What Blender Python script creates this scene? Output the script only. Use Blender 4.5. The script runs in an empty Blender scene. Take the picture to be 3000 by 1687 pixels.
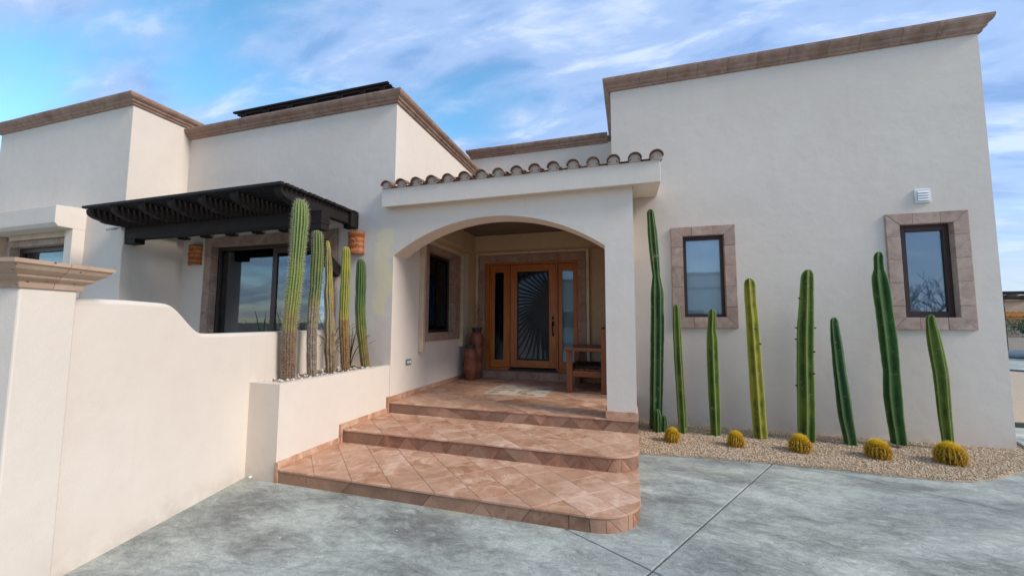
import bpy, bmesh, math, random
import numpy as np
from mathutils import Vector, Matrix
random.seed(7)
rng = np.random.default_rng(7)
C = bpy.context.scene
COL = C.collection
R = math.radians

# ------------------------------------------------------------------ camera
cam = bpy.data.cameras.new('camera'); co = bpy.data.objects.new('camera', cam); COL.objects.link(co)
cam.sensor_width = 36; cam.lens = 36 * 1190.47 / 3000
cam.shift_x = (1500 - 1465.5) / 3000; cam.shift_y = (846.5 - 843.5) / 3000
cam.clip_start = .05; cam.clip_end = 2000
_R = Vector((.95274, .30371, .00652)); _U = Vector((.01872, -.08011, .99661)); _F = Vector((-.3032, .94939, .08201))
co.matrix_world = Matrix(((_R.x, _U.x, -_F.x, 0), (_R.y, _U.y, -_F.y, 0), (_R.z, _U.z, -_F.z, 1.6), (0, 0, 0, 1)))
C.camera = co
C.view_settings.view_transform = 'Standard'; C.view_settings.look = 'None'
C.view_settings.exposure = 1.08; C.view_settings.gamma = 1
C.cycles.use_denoising = True
C.cycles.max_bounces = 8

# ------------------------------------------------------------------ world, sun
SUN_EL, SUN_AZ = 36, 101            # elevation; azimuth clockwise from +Y (so 90 is +X)
w = bpy.data.worlds.new('World'); C.world = w; w.use_nodes = True
nt = w.node_tree; N = nt.nodes; L = nt.links
bg = N['Background']; bg.inputs['Strength'].default_value = .12
sky = N.new('ShaderNodeTexSky'); sky.sky_type = 'NISHITA'; sky.sun_disc = False
sky.sun_elevation = R(SUN_EL); sky.sun_rotation = R(SUN_AZ)
sky.air_density = 1.0; sky.dust_density = .6; sky.ozone_density = 1.6
tc = N.new('ShaderNodeTexCoord'); sx = N.new('ShaderNodeSeparateXYZ'); L.new(tc.outputs['Generated'], sx.inputs[0])
def wm(op, a, b=None, c=None, clamp=False):
    n = N.new('ShaderNodeMath'); n.operation = op; n.use_clamp = clamp
    for i, v in enumerate((a, b, c)):
        if v is None: continue
        if isinstance(v, (int, float)): n.inputs[i].default_value = v
        else: L.new(v, n.inputs[i])
    return n.outputs[0]
zz = wm('ADD', wm('MAXIMUM', sx.outputs[2], 0.0), .22)
cx_ = N.new('ShaderNodeCombineXYZ'); L.new(wm('DIVIDE', sx.outputs[0], zz), cx_.inputs[0]); L.new(wm('DIVIDE', sx.outputs[1], zz), cx_.inputs[1])
def wnoise(scale, det, rough, dist, off, rotz=0, sc=(1, 1, 1)):
    mp = N.new('ShaderNodeMapping'); L.new(cx_.outputs[0], mp.inputs[0]); mp.inputs['Location'].default_value = off
    mp.inputs['Rotation'].default_value = (0, 0, rotz); mp.inputs['Scale'].default_value = sc
    n = N.new('ShaderNodeTexNoise'); n.inputs['Scale'].default_value = scale; n.inputs['Detail'].default_value = det
    n.inputs['Roughness'].default_value = rough; n.inputs['Distortion'].default_value = dist
    L.new(mp.outputs[0], n.inputs['Vector']); return n.outputs[0]
big = wnoise(.9, 3, .5, .3, (3.1, 1.7, 0))
mid = wnoise(1.5, 7, .52, .25, (.4, 5.2, 0), .5, (1.0, 2.1, 1))
fin = wnoise(3.0, 6, .55, .3, (7, 2, 0), .5, (1.0, 2.3, 1))
cov = wm('ADD', wm('ADD', wm('MULTIPLY', big, .55), wm('MULTIPLY', mid, .8)), wm('MULTIPLY', fin, .28))
right = wm('MULTIPLY', sx.outputs[0], .16)
cov = wm('ADD', cov, right)
def ramp(inp, stops, interp='EASE'):
    r = N.new('ShaderNodeValToRGB'); r.color_ramp.interpolation = interp
    while len(r.color_ramp.elements) < len(stops): r.color_ramp.elements.new(.5)
    for e, (p, c) in zip(r.color_ramp.elements, stops): e.position = p; e.color = (*c, 1)
    L.new(inp, r.inputs[0]); return r.outputs[0]
mask = ramp(wm('MULTIPLY', cov, .62), [(.355, (0, 0, 0)), (.515, (1, 1, 1))])
ccol = ramp(fin, [(.30, (1.05, 1.7, 3.15)), (.50, (1.7, 2.4, 3.85)), (.68, (2.9, 3.4, 4.3))])
# towards the horizon the cloud veil turns paler
hz = ramp(sx.outputs[2], [(.02, (2.9, 3.3, 3.6)), (.35, (1.8, 2.7, 4.3))])
def wmix(f, a, b):
    m = N.new('ShaderNodeMix'); m.data_type = 'RGBA'
    if isinstance(f, (int, float)): m.inputs[0].default_value = f
    else: L.new(f, m.inputs[0])
    for i, v in ((6, a), (7, b)):
        if isinstance(v, tuple): m.inputs[i].default_value = (*v, 1)
        else: L.new(v, m.inputs[i])
    return m.outputs[2]
low = wm('SUBTRACT', 1, wm('MULTIPLY', sx.outputs[2], 3.2), clamp=True)
ccol = wmix(wm('MULTIPLY', low, .8), ccol, hz)
hs = N.new('ShaderNodeHueSaturation'); hs.inputs['Saturation'].default_value = 1.2; hs.inputs['Hue'].default_value = .485; hs.inputs['Value'].default_value = 1.15
L.new(sky.outputs[0], hs.inputs['Color'])
L.new(wmix(wm('MULTIPLY', mask, .93), hs.outputs[0], ccol), bg.inputs[0])

sl = bpy.data.lights.new('sun', 'SUN'); so = bpy.data.objects.new('sun', sl); COL.objects.link(so)
sl.energy = 1.5; sl.angle = R(20); sl.color = (1.0, .95, .89)
az, el = R(SUN_AZ), R(SUN_EL)
sd = Vector((math.sin(az) * math.cos(el), math.cos(az) * math.cos(el), math.sin(el)))
so.rotation_euler = sd.to_track_quat('Z', 'Y').to_euler()

# ------------------------------------------------------------------ materials
class Mt:
    def __init__(s, name, rough=.8, spec=.5, metal=0.0):
        s.m = bpy.data.materials.new(name); s.m.use_nodes = True; s.t = s.m.node_tree; s.n = s.t.nodes; s.l = s.t.links
        s.b = s.n['Principled BSDF']; s.b.inputs['Roughness'].default_value = rough
        s.b.inputs['Specular IOR Level'].default_value = spec; s.b.inputs['Metallic'].default_value = metal
        s.tc = s.n.new('ShaderNodeTexCoord'); s.oi = s.n.new('ShaderNodeObjectInfo')
    def vec(s, scale=(1, 1, 1), rnd=0.0, rot=(0, 0, 0), world=False):
        mp = s.n.new('ShaderNodeMapping'); mp.inputs['Scale'].default_value = scale; mp.inputs['Rotation'].default_value = rot
        if world:
            g = s.n.new('ShaderNodeNewGeometry'); src = g.outputs['Position']
        else: src = s.tc.outputs['Object']
        s.l.new(src, mp.inputs[0])
        if rnd:
            c = s.n.new('ShaderNodeCombineXYZ')
            for i, k in enumerate((37., 61., 23.)):
                s.l.new(s.math('MULTIPLY', s.oi.outputs['Random'], k * rnd), c.inputs[i])
            s.l.new(c.outputs[0], mp.inputs['Location'])
        return mp.outputs[0]
    def noise(s, v, scale=5, det=4, rough=.5, dist=0.0, col=False):
        n = s.n.new('ShaderNodeTexNoise'); s.l.new(v, n.inputs['Vector'])
        for k, x in (('Scale', scale), ('Detail', det), ('Roughness', rough), ('Distortion', dist)): n.inputs[k].default_value = x
        return n.outputs[1 if col else 0]
    def voro(s, v, scale, feat='F1', out=0):
        n = s.n.new('ShaderNodeTexVoronoi'); n.feature = feat; s.l.new(v, n.inputs['Vector']); n.inputs['Scale'].default_value = scale
        return n.outputs[out]
    def math(s, op, a, b=None, c=None, clamp=False):
        n = s.n.new('ShaderNodeMath'); n.operation = op; n.use_clamp = clamp
        for i, v in enumerate((a, b, c)):
            if v is None: continue
            if isinstance(v, (int, float)): n.inputs[i].default_value = v
            else: s.l.new(v, n.inputs[i])
        return n.outputs[0]
    def ramp(s, f, stops, interp='LINEAR'):
        r = s.n.new('ShaderNodeValToRGB'); r.color_ramp.interpolation = interp
        while len(r.color_ramp.elements) < len(stops): r.color_ramp.elements.new(.5)
        for e, (p, c) in zip(r.color_ramp.elements, stops):
            e.position = p; e.color = (*(c if isinstance(c, tuple) else (c, c, c)), 1)
        s.l.new(f, r.inputs[0]); return r.outputs[0]
    def mix(s, f, a, b, mode='MIX'):
        m = s.n.new('ShaderNodeMix'); m.data_type = 'RGBA'; m.blend_type = mode
        if isinstance(f, (int, float)): m.inputs[0].default_value = f
        else: s.l.new(f, m.inputs[0])
        for i, v in ((6, a), (7, b)):
            if isinstance(v, tuple): m.inputs[i].default_value = (*v, 1)
            elif isinstance(v, (int, float)): m.inputs[i].default_value = (v, v, v, 1)
            else: s.l.new(v, m.inputs[i])
        return m.outputs[2]
    def attr(s, name):
        a = s.n.new('ShaderNodeAttribute'); a.attribute_name = name; return a.outputs['Fac']
    def sep(s, v):
        x = s.n.new('ShaderNodeSeparateXYZ'); s.l.new(v, x.inputs[0]); return x.outputs
    def color(s, c):
        if isinstance(c, tuple): s.b.inputs['Base Color'].default_value = (*c, 1)
        else: s.l.new(c, s.b.inputs['Base Color'])
        return s
    def rough(s, f): s.l.new(f, s.b.inputs['Roughness']); return s
    def bump(s, h, dist=.01, strength=1.0, prev=None):
        b = s.n.new('ShaderNodeBump'); b.inputs['Distance'].default_value = dist; b.inputs['Strength'].default_value = strength
        s.l.new(h, b.inputs['Height'])
        if prev is not None: s.l.new(prev, b.inputs['Normal'])
        s.l.new(b.outputs[0], s.b.inputs['Normal']); s.lb = b.outputs[0]; return s

MATS = {}
def mats():
    # stucco: cream paint on trowelled plaster, with repainted patches and faint dirt
    m = Mt('stucco', .92, .2); v = m.vec(world=True)
    a = m.noise(v, .55, 4, .55); b = m.noise(v, 5, 5, .6)
    c = m.mix(m.ramp(a, [(.32, 0.), (.7, 1.)]), (.70, .60, .50), (.755, .66, .56))
    c = m.mix(m.ramp(b, [(.42, 0.), (.8, .22)]), c, (.62, .52, .43))
    st = m.noise(m.vec((7, 7, .35), world=True), 1.2, 5, .6)
    c = m.mix(m.ramp(st, [(.6, 0.), (.8, .12)]), c, (.42, .36, .29))
    p = m.sep(v)
    # yellowish touched-up patch beside the porch corner
    e = m.math('MULTIPLY', m.math('SUBTRACT', m.noise(v, 3, 3), .5), .45)
    px = m.math('ABSOLUTE', m.math('ADD', m.math('SUBTRACT', p[0], -3.57), e))
    pz = m.math('ABSOLUTE', m.math('ADD', m.math('SUBTRACT', p[2], 2.33), e))
    inx = m.math('MULTIPLY', m.math('SUBTRACT', .17, px), 14, clamp=True); inz = m.math('MULTIPLY', m.math('SUBTRACT', .66, pz), 14, clamp=True)
    iny = m.math('LESS_THAN', m.math('ABSOLUTE', m.math('SUBTRACT', p[1], 5.30)), .03)
    pf = m.math('MULTIPLY', m.math('MULTIPLY', inx, inz), m.math('MULTIPLY', iny, .5))
    c = m.mix(pf, c, (.88, .74, .40))
    # splash dirt just over the ground
    dz = m.math('MULTIPLY', m.math('SUBTRACT', .22, p[2]), 3.2, clamp=True)
    c = m.mix(m.math('MULTIPLY', dz, m.ramp(b, [(.35, 0.), (.65, .5)])), c, (.36, .29, .22))
    m.color(c); m.bump(m.math('ADD', m.noise(v, 85, 4, .7), m.math('MULTIPLY', m.noise(v, 5, 3), 3.0)), .003, .6); MATS['stucco'] = m.m
    # carved stone of cornices and surrounds
    def stone(name, c1, c2, c3, s=1.0):
        m = Mt(name, .85, .25); v = m.vec((1, 1, 1), 1, world=False)
        a = m.noise(v, 6 * s, 6, .65, .6); b = m.noise(v, 1.5, 3)
        c = m.mix(m.ramp(a, [(.3, 0.), (.72, 1.)]), c1, c2)
        c = m.mix(m.ramp(b, [(.45, 0.), (.65, .5)]), c, c3)
        t = m.math('ADD', m.math('MULTIPLY', m.oi.outputs['Random'], .36), .84)
        c = m.mix(1., c, m.ramp(t, [(0, 0.), (1, 1.)]), 'MULTIPLY')
        pit = m.voro(v, 26 * s); pm = m.ramp(m.math('ADD', pit, m.math('MULTIPLY', m.noise(v, 12, 3), .5)), [(.30, 1.), (.37, 0.)])
        c = m.mix(m.math('MULTIPLY', pm, .8), c, (.10, .06, .045))
        m.color(c); m.bump(m.math('SUBTRACT', a, m.math('MULTIPLY', pm, .8)), .006, .8); MATS[name] = m.m
    stone('cornice_stone', (.26, .155, .11), (.46, .32, .245), (.36, .21, .15))
    stone('trim_stone', (.34, .22, .165), (.56, .43, .345), (.44, .27, .20))
    stone('cap_stone', (.44, .29, .20), (.60, .44, .32), (.50, .32, .21), .8)  # lighter copy of the cornice stone, the cap's sunlit warmth in its colour
    # terrace tiles, soft swirls of brown, orange and cream
    m = Mt('tile_stone', .62, .3); v = m.vec((1, 1, 1), .02, world=True)
    dv = m.n.new('ShaderNodeVectorMath'); dv.operation = 'MULTIPLY_ADD'
    m.l.new(m.noise(v, 3, 3, .5, 0, True), dv.inputs[0]); dv.inputs[1].default_value = (.5, .5, .5); m.l.new(v, dv.inputs[2])
    a = m.noise(dv.outputs[0], 3.2, 8, .66, 1.1); b = m.noise(dv.outputs[0], 1.3, 3)
    c = m.ramp(a, [(.27, (.23, .095, .048)), (.42, (.42, .20, .11)), (.55, (.55, .31, .195)), (.70, (.74, .52, .375))])
    c = m.mix(m.ramp(m.oi.outputs['Random'], [(0., 0.), (1., .38)]), c, (.64, .43, .30))
    c = m.mix(m.ramp(b, [(.5, 0.), (.7, .55)]), c, (.36, .18, .09))
    pit = m.voro(v, 24); pm = m.ramp(m.math('ADD', pit, m.math('MULTIPLY', m.noise(v, 9, 3), .6)), [(.33, 1.), (.39, 0.)])
    c = m.mix(m.math('MULTIPLY', pm, .75), c, (.09, .04, .028))
    m.color(c); m.rough(m.ramp(a, [(.3, .45), (.7, .75)])); m.bump(m.math('SUBTRACT', a, pm), .004, .7); MATS['tile'] = m.m
    m = Mt('riser_stone', .7, .35); v = m.vec((1, 1, 1), 1); a = m.noise(v, 5, 7, .65, .8); b = m.noise(v, 22, 4, .7)
    c = m.ramp(a, [(.28, (.17, .072, .04)), (.5, (.33, .155, .088)), (.7, (.47, .265, .165))])
    c = m.mix(m.ramp(m.oi.outputs['Random'], [(0., 0.), (1., .75)]), c, (.40, .25, .165)); c = m.mix(1., c, m.ramp(m.math('FRACT', m.math('MULTIPLY', m.oi.outputs['Random'], 7.3)), [(0., .72), (1., 1.15)]), 'MULTIPLY'); c = m.mix(m.ramp(b, [(.28, .7), (.36, 0.)]), c, (.08, .035, .02))
    m.color(c); m.bump(m.math('ADD', a, b), .005, .8); MATS['riser'] = m.m
    m = Mt('grout', .95, .1); m.color(m.ramp(m.noise(m.vec(), 30, 4), [(.3, (.20, .12, .08)), (.7, (.32, .21, .14))])); MATS['grout'] = m.m
    # stamped concrete
    m = Mt('stamped_concrete', .62, .25); v = m.vec((1, 1, 1), 0, world=True)
    dv = m.n.new('ShaderNodeVectorMath'); dv.operation = 'MULTIPLY_ADD'
    m.l.new(m.noise(v, 1.6, 4, .6, 0, True), dv.inputs[0]); dv.inputs[1].default_value = (.3, .3, .3); m.l.new(v, dv.inputs[2])
    vs = m.n.new('ShaderNodeMapping'); vs.inputs['Scale'].default_value = (1, 1.9, 1); vs.inputs['Rotation'].default_value = (0, 0, -.45); m.l.new(dv.outputs[0], vs.inputs[0]); vv = vs.outputs[0]
    a = m.noise(vv, 1.3, 6, .62); b = m.noise(vv, 9, 9, .76, .3); g = m.noise(v, .5, 3)
    c = m.ramp(m.math('ADD', m.math('MULTIPLY', a, .66), m.math('MULTIPLY', b, .42)), [(.35, (.14, .135, .112)), (.45, (.235, .232, .20)), (.53, (.36, .365, .31)), (.64, (.54, .55, .47))])
    c = m.mix(m.ramp(g, [(.42, 0.), (.62, .35)]), c, (.28, .305, .305))
    c = m.mix(m.ramp(m.noise(v, 1.1, 4), [(.58, 0.), (.72, .45)]), c, (.50, .47, .33))
    rid = m.ramp(m.noise(vv, 9, 6, .65, 1.6), [(.44, 0.), (.5, 1.), (.56, 0.)])
    c = m.mix(m.math('MULTIPLY', rid, .14), c, (.10, .10, .09))
    m.color(c); m.rough(m.ramp(b, [(.3, .55), (.7, .8)]))
    m.bump(m.math('ADD', m.math('ADD', m.math('MULTIPLY', a, 1.0), b), m.math('MULTIPLY', rid, -.25)), .011, .7); MATS['concrete'] = m.m
    # gravel
    m = Mt('gravel_bed', .95, .1); v = m.vec()
    a = m.voro(v, 75, 'F1', 1); 
    m.color(m.mix(.5, m.ramp(m.noise(v, 90, 3, .7), [(.35, (.33, .235, .15)), (.65, (.64, .51, .37))]), (.54, .42, .30)))
    m.bump(m.voro(v, 75), .01, 1.0); MATS['gravel_bed'] = m.m
    m = Mt('pebble', .85, .3); at = m.attr('tint')
    m.color(m.ramp(at, [(0., (.36, .24, .14)), (.3, (.54, .385, .24)), (.7, (.65, .48, .32)), (1., (.76, .62, .45))])); MATS['pebble'] = m.m
    m = Mt('white_pebble', .7, .3); at = m.attr('tint')
    m.color(m.ramp(at, [(0., (.55, .50, .42)), (1., (.78, .75, .68))])); MATS['white_pebble'] = m.m
    m = Mt('sandy_ground', .95, .1); v = m.vec(); m.color(m.ramp(m.noise(v, .3, 8, .7), [(.3, (.25, .2, .15)), (.7, (.36, .29, .22))])); MATS['ground'] = m.m
    # woods
    def wood(name, c1, c2, rough, along, scale=1.0, spec=.4):
        m = Mt(name, rough, spec); s = [14 * scale] * 3; s[along] = .9 * scale
        v = m.vec(tuple(s), 1); a = m.noise(v, 1.6, 8, .7, .7); b = m.noise(m.vec((1, 1, 1), 1), 2.5, 3)
        c = m.mix(m.ramp(a, [(.3, 0.), (.7, 1.)]), c1, c2); c = m.mix(m.ramp(b, [(.4, 0.), (.7, .35)]), c, tuple(x * .7 for x in c1))
        m.color(c); m.bump(a, .0015, .7); MATS[name] = m.m
    for k, n in enumerate('xyz'):
        wood('dark_wood_' + n, (.010, .0065, .006), (.022, .0145, .0125), .7, k, spec=.3)
        wood('door_wood_' + n, (.32, .085, .014), (.55, .18, .034), .4, k)
        wood('bench_wood_' + n, (.12, .036, .014), (.24, .078, .026), .45, k)
    wood('shaded_ceiling_wood', (.13, .09, .065), (.18, .13, .095), .8, 0)  # ceiling colour darkened to carry part of the porch's shade
    def plain(name, c, rough=.6, spec=.5, metal=0., var=.15, bs=40, bd=.001):
        m = Mt(name, rough, spec, metal); v = m.vec((1, 1, 1), 1); a = m.noise(v, 4, 5, .6)
        m.color(m.mix(m.ramp(a, [(.3, 0.), (.7, 1.)]), tuple(x * (1 - var) for x in c), tuple(min(1, x * (1 + var)) for x in c)))
        m.bump(m.noise(v, bs, 4), bd, .5); MATS[name] = m.m
    plain('brown_frame', (.042, .020, .015), .45); plain('bronze_metal', (.02, .014, .012), .45, .5, .5)
    plain('black_iron', (.012, .012, .014), .5, .5, .3); plain('beige_rail', (.58, .44, .30), .5)
    plain('white_plastic', (.78, .78, .76), .4); plain('dark_plastic', (.03, .035, .035), .3)
    plain('outlet_grey', (.12, .17, .17), .4); plain('navy_cloth', (.012, .013, .05), .9, .1)
    plain('white_cloth', (.55, .56, .60), .9, .1); plain('seat_cushion', (.05, .022, .014), .9, .1)
    plain('neck_clay', (.045, .035, .03), .6); plain('reed', (.33, .17, .08), .7, .3, 0, .35)
    plain('grey_rock', (.22, .24, .255), .8); plain('bark', (.09, .065, .05), .9)
    plain('mortar', (.50, .39, .32), .9); plain('mosaic_cream', (.60, .51, .39), .6); plain('mosaic_tan', (.46, .36, .26), .6); plain('mosaic_brown', (.36, .25, .17), .6); plain('porch_shade_stucco', (.50, .345, .20), .9, .2, 0, .06, 60, .002); plain('far_stucco', (.62, .50, .38), .9, .1, 0, .06); plain('far_tile', (.72, .30, .07), .7, .3, 0, .25)  # porch back wall and beams: porch shade put into a darker, warmer stucco
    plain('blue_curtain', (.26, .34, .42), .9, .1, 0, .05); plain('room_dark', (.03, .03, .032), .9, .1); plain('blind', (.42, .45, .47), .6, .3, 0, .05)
    plain('curtain', (.80, .86, .84), .9, .1, 0, .06); plain('curb', (.07, .08, .075), .9, .2)
    # clays
    def clay(name, c1, c2, band=30):
        m = Mt(name, .5, .4); v = m.vec((1, 1, 1), 1); p = m.sep(m.tc.outputs['Object'])
        a = m.noise(v, 7, 5, .65, .6); wv = m.math('SINE', m.math('ADD', m.math('MULTIPLY', p[2], band), m.math('MULTIPLY', m.noise(v, 6, 3), 5)))
        c = m.mix(m.ramp(m.math('ADD', m.math('MULTIPLY', wv, .18), a), [(.25, 0.), (.75, 1.)]), c1, c2)
        m.color(c); m.bump(m.math('ADD', a, m.math('MULTIPLY', wv, .4)), .003, .6); MATS[name] = m.m
    clay('sconce_clay', (.27, .065, .016), (.55, .19, .05), 75)
    clay('pot_clay', (.15, .045, .022), (.30, .10, .05), 20)
    m = Mt('roof_clay', .8, .3); v = m.vec((1, 1, 1), 1); a = m.noise(v, 8, 6, .65)
    c = m.ramp(a, [(.3, (.17, .095, .065)), (.6, (.32, .19, .13)), (.75, (.44, .29, .21))])
    c = m.mix(m.oi.outputs['Random'], c, m.mix(1., c, (.7, .62, .6), 'MULTIPLY')); m.color(c); m.bump(a, .004, .6); MATS['roof_clay'] = m.m
    # mosaic inlay
    m = Mt('mosaic', .6, .4); v = m.vec(); cc = m.voro(v, 26, 'F1', 1); ed = m.voro(v, 26, 'DISTANCE_TO_EDGE')
    cell = m.sep(cc)[0]
    c = m.ramp(cell, [(0., (.20, .13, .09)), (.3, (.38, .29, .21)), (.6, (.52, .43, .33)), (1., (.64, .56, .45))], 'CONSTANT')
    c = m.mix(m.ramp(ed, [(.02, 1.), (.06, 0.)]), c, (.20, .16, .12)); m.color(c); MATS['mosaic'] = m.m
    plain('mosaic_border', (.56, .48, .37), .6)
    # glass; the gloss tint puts the blue of reflected sky into the panes
    def glass(name, refl, tint, gc=(.60, .78, 1.0)):
        m = Mt(name); o = m.n['Material Output']; g = m.n.new('ShaderNodeBsdfGlossy'); g.inputs['Roughness'].default_value = .015
        g.inputs['Color'].default_value = (*gc, 1); t = m.n.new('ShaderNodeBsdfTransparent'); t.inputs['Color'].default_value = (*tint, 1)
        fr = m.n.new('ShaderNodeFresnel'); fr.inputs['IOR'].default_value = 1.5
        f = m.math('ADD', m.math('MULTIPLY', fr.outputs[0], .9), refl, clamp=True)
        nb = m.n.new('ShaderNodeBump'); nb.inputs['Distance'].default_value = .0015; nb.inputs['Strength'].default_value = .25
        m.l.new(m.noise(m.vec(world=True), 2.2, 2), nb.inputs['Height']); m.l.new(nb.outputs[0], g.inputs['Normal'])
        mx = m.n.new('ShaderNodeMixShader'); m.l.new(f, mx.inputs[0]); m.l.new(t.outputs[0], mx.inputs[1]); m.l.new(g.outputs[0], mx.inputs[2])
        m.l.new(mx.outputs[0], o.inputs[0]); MATS[name] = m.m
    glass('reflective_glass', .09, (.90, .94, .95), (.78, .88, 1.0)); glass('sky_blue_glass', .24, (.60, .68, .78), (.48, .70, 1.0)); glass('clear_glass', .05, (.75, .8, .8))
    glass('mirror_glass', .07, (.62, .68, .74), (.45, .68, 1.0))
    glass('door_glass', .0, (.45, .48, .52))
    # cactus skins; attribute rib: 0 in the groove, 1 on the crest; age: 0 at top, 1 old base
    def skin(name, groove, face, crest, old=None, yellow=0.0, cork=0.0, scab=0.0):
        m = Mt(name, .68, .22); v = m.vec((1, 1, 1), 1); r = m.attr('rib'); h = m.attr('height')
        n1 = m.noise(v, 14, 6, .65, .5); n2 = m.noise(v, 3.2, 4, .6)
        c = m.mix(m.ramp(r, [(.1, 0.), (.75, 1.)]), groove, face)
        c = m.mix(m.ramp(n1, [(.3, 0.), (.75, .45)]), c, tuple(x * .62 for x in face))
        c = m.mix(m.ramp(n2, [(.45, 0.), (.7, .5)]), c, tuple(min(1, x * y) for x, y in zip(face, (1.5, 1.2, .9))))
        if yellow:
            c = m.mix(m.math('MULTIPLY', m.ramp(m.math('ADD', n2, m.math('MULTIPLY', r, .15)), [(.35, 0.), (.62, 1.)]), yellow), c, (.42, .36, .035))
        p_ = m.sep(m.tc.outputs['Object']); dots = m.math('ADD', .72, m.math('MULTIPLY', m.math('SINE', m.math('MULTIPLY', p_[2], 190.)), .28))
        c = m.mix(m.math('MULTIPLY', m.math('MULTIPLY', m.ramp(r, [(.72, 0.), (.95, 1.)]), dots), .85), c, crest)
        if cork:
            q = m.math('ADD', m.math('SUBTRACT', cork, h), m.math('MULTIPLY', m.math('SUBTRACT', n2, .5), .9))
            k1 = m.ramp(m.math('ADD', q, m.math('MULTIPLY', m.math('SUBTRACT', n1, .5), .7)), [(.06, 0.), (.36, 1.)])
            yel = m.ramp(m.math('ADD', q, m.math('MULTIPLY', m.math('SUBTRACT', n1, .5), .5)), [(0., 0.), (.28, .6)])
            c = m.mix(yel, c, (.34, .25, .04))
            ck = m.mix(m.ramp(m.noise(v, 30, 5, .7), [(.35, 0.), (.65, 1.)]), (.10, .055, .03), old or (.30, .18, .09))
            c = m.mix(k1, c, ck)
        if scab:
            k = m.ramp(m.noise(v, 9, 6, .75, .4), [(.62 - scab * .3, 0.), (.67 - scab * .3, 1.)])
            c = m.mix(m.math('MULTIPLY', k, .85), c, (.26, .20, .13))
        m.color(c); m.bump(n1, .004, .8); MATS[name] = m.m
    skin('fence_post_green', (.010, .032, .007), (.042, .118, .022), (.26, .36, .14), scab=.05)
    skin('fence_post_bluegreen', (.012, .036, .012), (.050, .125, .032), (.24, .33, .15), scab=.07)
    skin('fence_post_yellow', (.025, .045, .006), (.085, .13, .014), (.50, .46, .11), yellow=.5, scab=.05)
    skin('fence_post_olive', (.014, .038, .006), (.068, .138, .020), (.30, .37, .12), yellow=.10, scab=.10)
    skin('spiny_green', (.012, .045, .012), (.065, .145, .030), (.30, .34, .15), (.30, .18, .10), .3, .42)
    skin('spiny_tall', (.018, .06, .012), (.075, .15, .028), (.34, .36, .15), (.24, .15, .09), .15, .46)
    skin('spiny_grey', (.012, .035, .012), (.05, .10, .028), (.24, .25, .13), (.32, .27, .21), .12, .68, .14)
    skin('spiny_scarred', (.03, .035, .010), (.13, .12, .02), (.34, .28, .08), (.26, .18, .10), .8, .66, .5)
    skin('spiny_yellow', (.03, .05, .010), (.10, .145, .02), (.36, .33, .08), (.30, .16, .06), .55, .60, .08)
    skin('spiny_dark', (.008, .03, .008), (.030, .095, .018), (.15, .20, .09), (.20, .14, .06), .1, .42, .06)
    skin('barrel_green', (.012, .022, .006), (.06, .06, .014), (.30, .19, .05))
    plain('white_spine', (.50, .44, .33), .6); plain('dark_spine', (.035, .025, .02), .6)
    m = Mt('golden_spine', .5, .4); m.color(m.ramp(m.attr('tint'), [(0., (.45, .20, .03)), (.45, (.75, .43, .03)), (1., (.95, .74, .07))])); MATS['golden_spine'] = m.m
    m = Mt('leaf_dark', .5, .4); m.color(m.ramp(m.noise(m.vec((1, 1, 1), 1), 3, 3), [(.3, (.012, .032, .012)), (.7, (.035, .075, .028))])); MATS['leaf_dark'] = m.m
    m = Mt('tree_leaf', .6, .3); m.color(m.ramp(m.attr('tint'), [(0., (.015, .05, .025)), (1., (.06, .13, .05))])); MATS['tree_leaf'] = m.m
mats()

# ------------------------------------------------------------------ helpers
def link(o, parent=None):
    COL.objects.link(o)
    if parent is not None: o.parent = parent
    return o
def tag(o, label=None, cat=None, group=None, kind=None):
    for k, v in (('label', label), ('category', cat), ('group', group), ('kind', kind)):
        if v: o[k] = v
    return o
def thing(name, label, cat, loc=(0, 0, 0), group=None, rotz=0.0):
    o = bpy.data.objects.new(name, None); o.location = loc; o.rotation_euler = (0, 0, rotz); o.empty_display_size = .1
    COL.objects.link(o); return tag(o, label, cat, group)
def mesh(name, vs, fs, mat, parent=None, smooth=False, mats_=None, fm=None):
    me = bpy.data.meshes.new(name); me.from_pydata([tuple(v) for v in vs], [], fs); me.update()
    for k in (mats_ or [mat]): me.materials.append(MATS[k] if isinstance(k, str) else k)
    if fm is not None: me.polygons.foreach_set('material_index', fm)
    if smooth: me.polygons.foreach_set('use_smooth', [True] * len(me.polygons))
    return link(bpy.data.objects.new(name, me), parent)
def bevel(o, wd, seg=2, ang=35):
    b = o.modifiers.new('bevel', 'BEVEL'); b.width = wd; b.segments = seg; b.limit_method = 'ANGLE'; b.angle_limit = R(ang); b.harden_normals = False
    return o
def boxv(x0, x1, y0, y1, z0, z1):
    v = [(x, y, z) for z in (z0, z1) for y in (y0, y1) for x in (x0, x1)]
    f = [(0, 2, 3, 1), (4, 5, 7, 6), (0, 1, 5, 4), (2, 6, 7, 3), (0, 4, 6, 2), (1, 3, 7, 5)]
    return v, f
def box(name, x0, x1, y0, y1, z0, z1, mat, parent=None, bv=0.0, seg=2):
    v, f = boxv(x0, x1, y0, y1, z0, z1); o = mesh(name, v, f, mat, parent)
    if bv: bevel(o, bv, seg)
    return o
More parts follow.
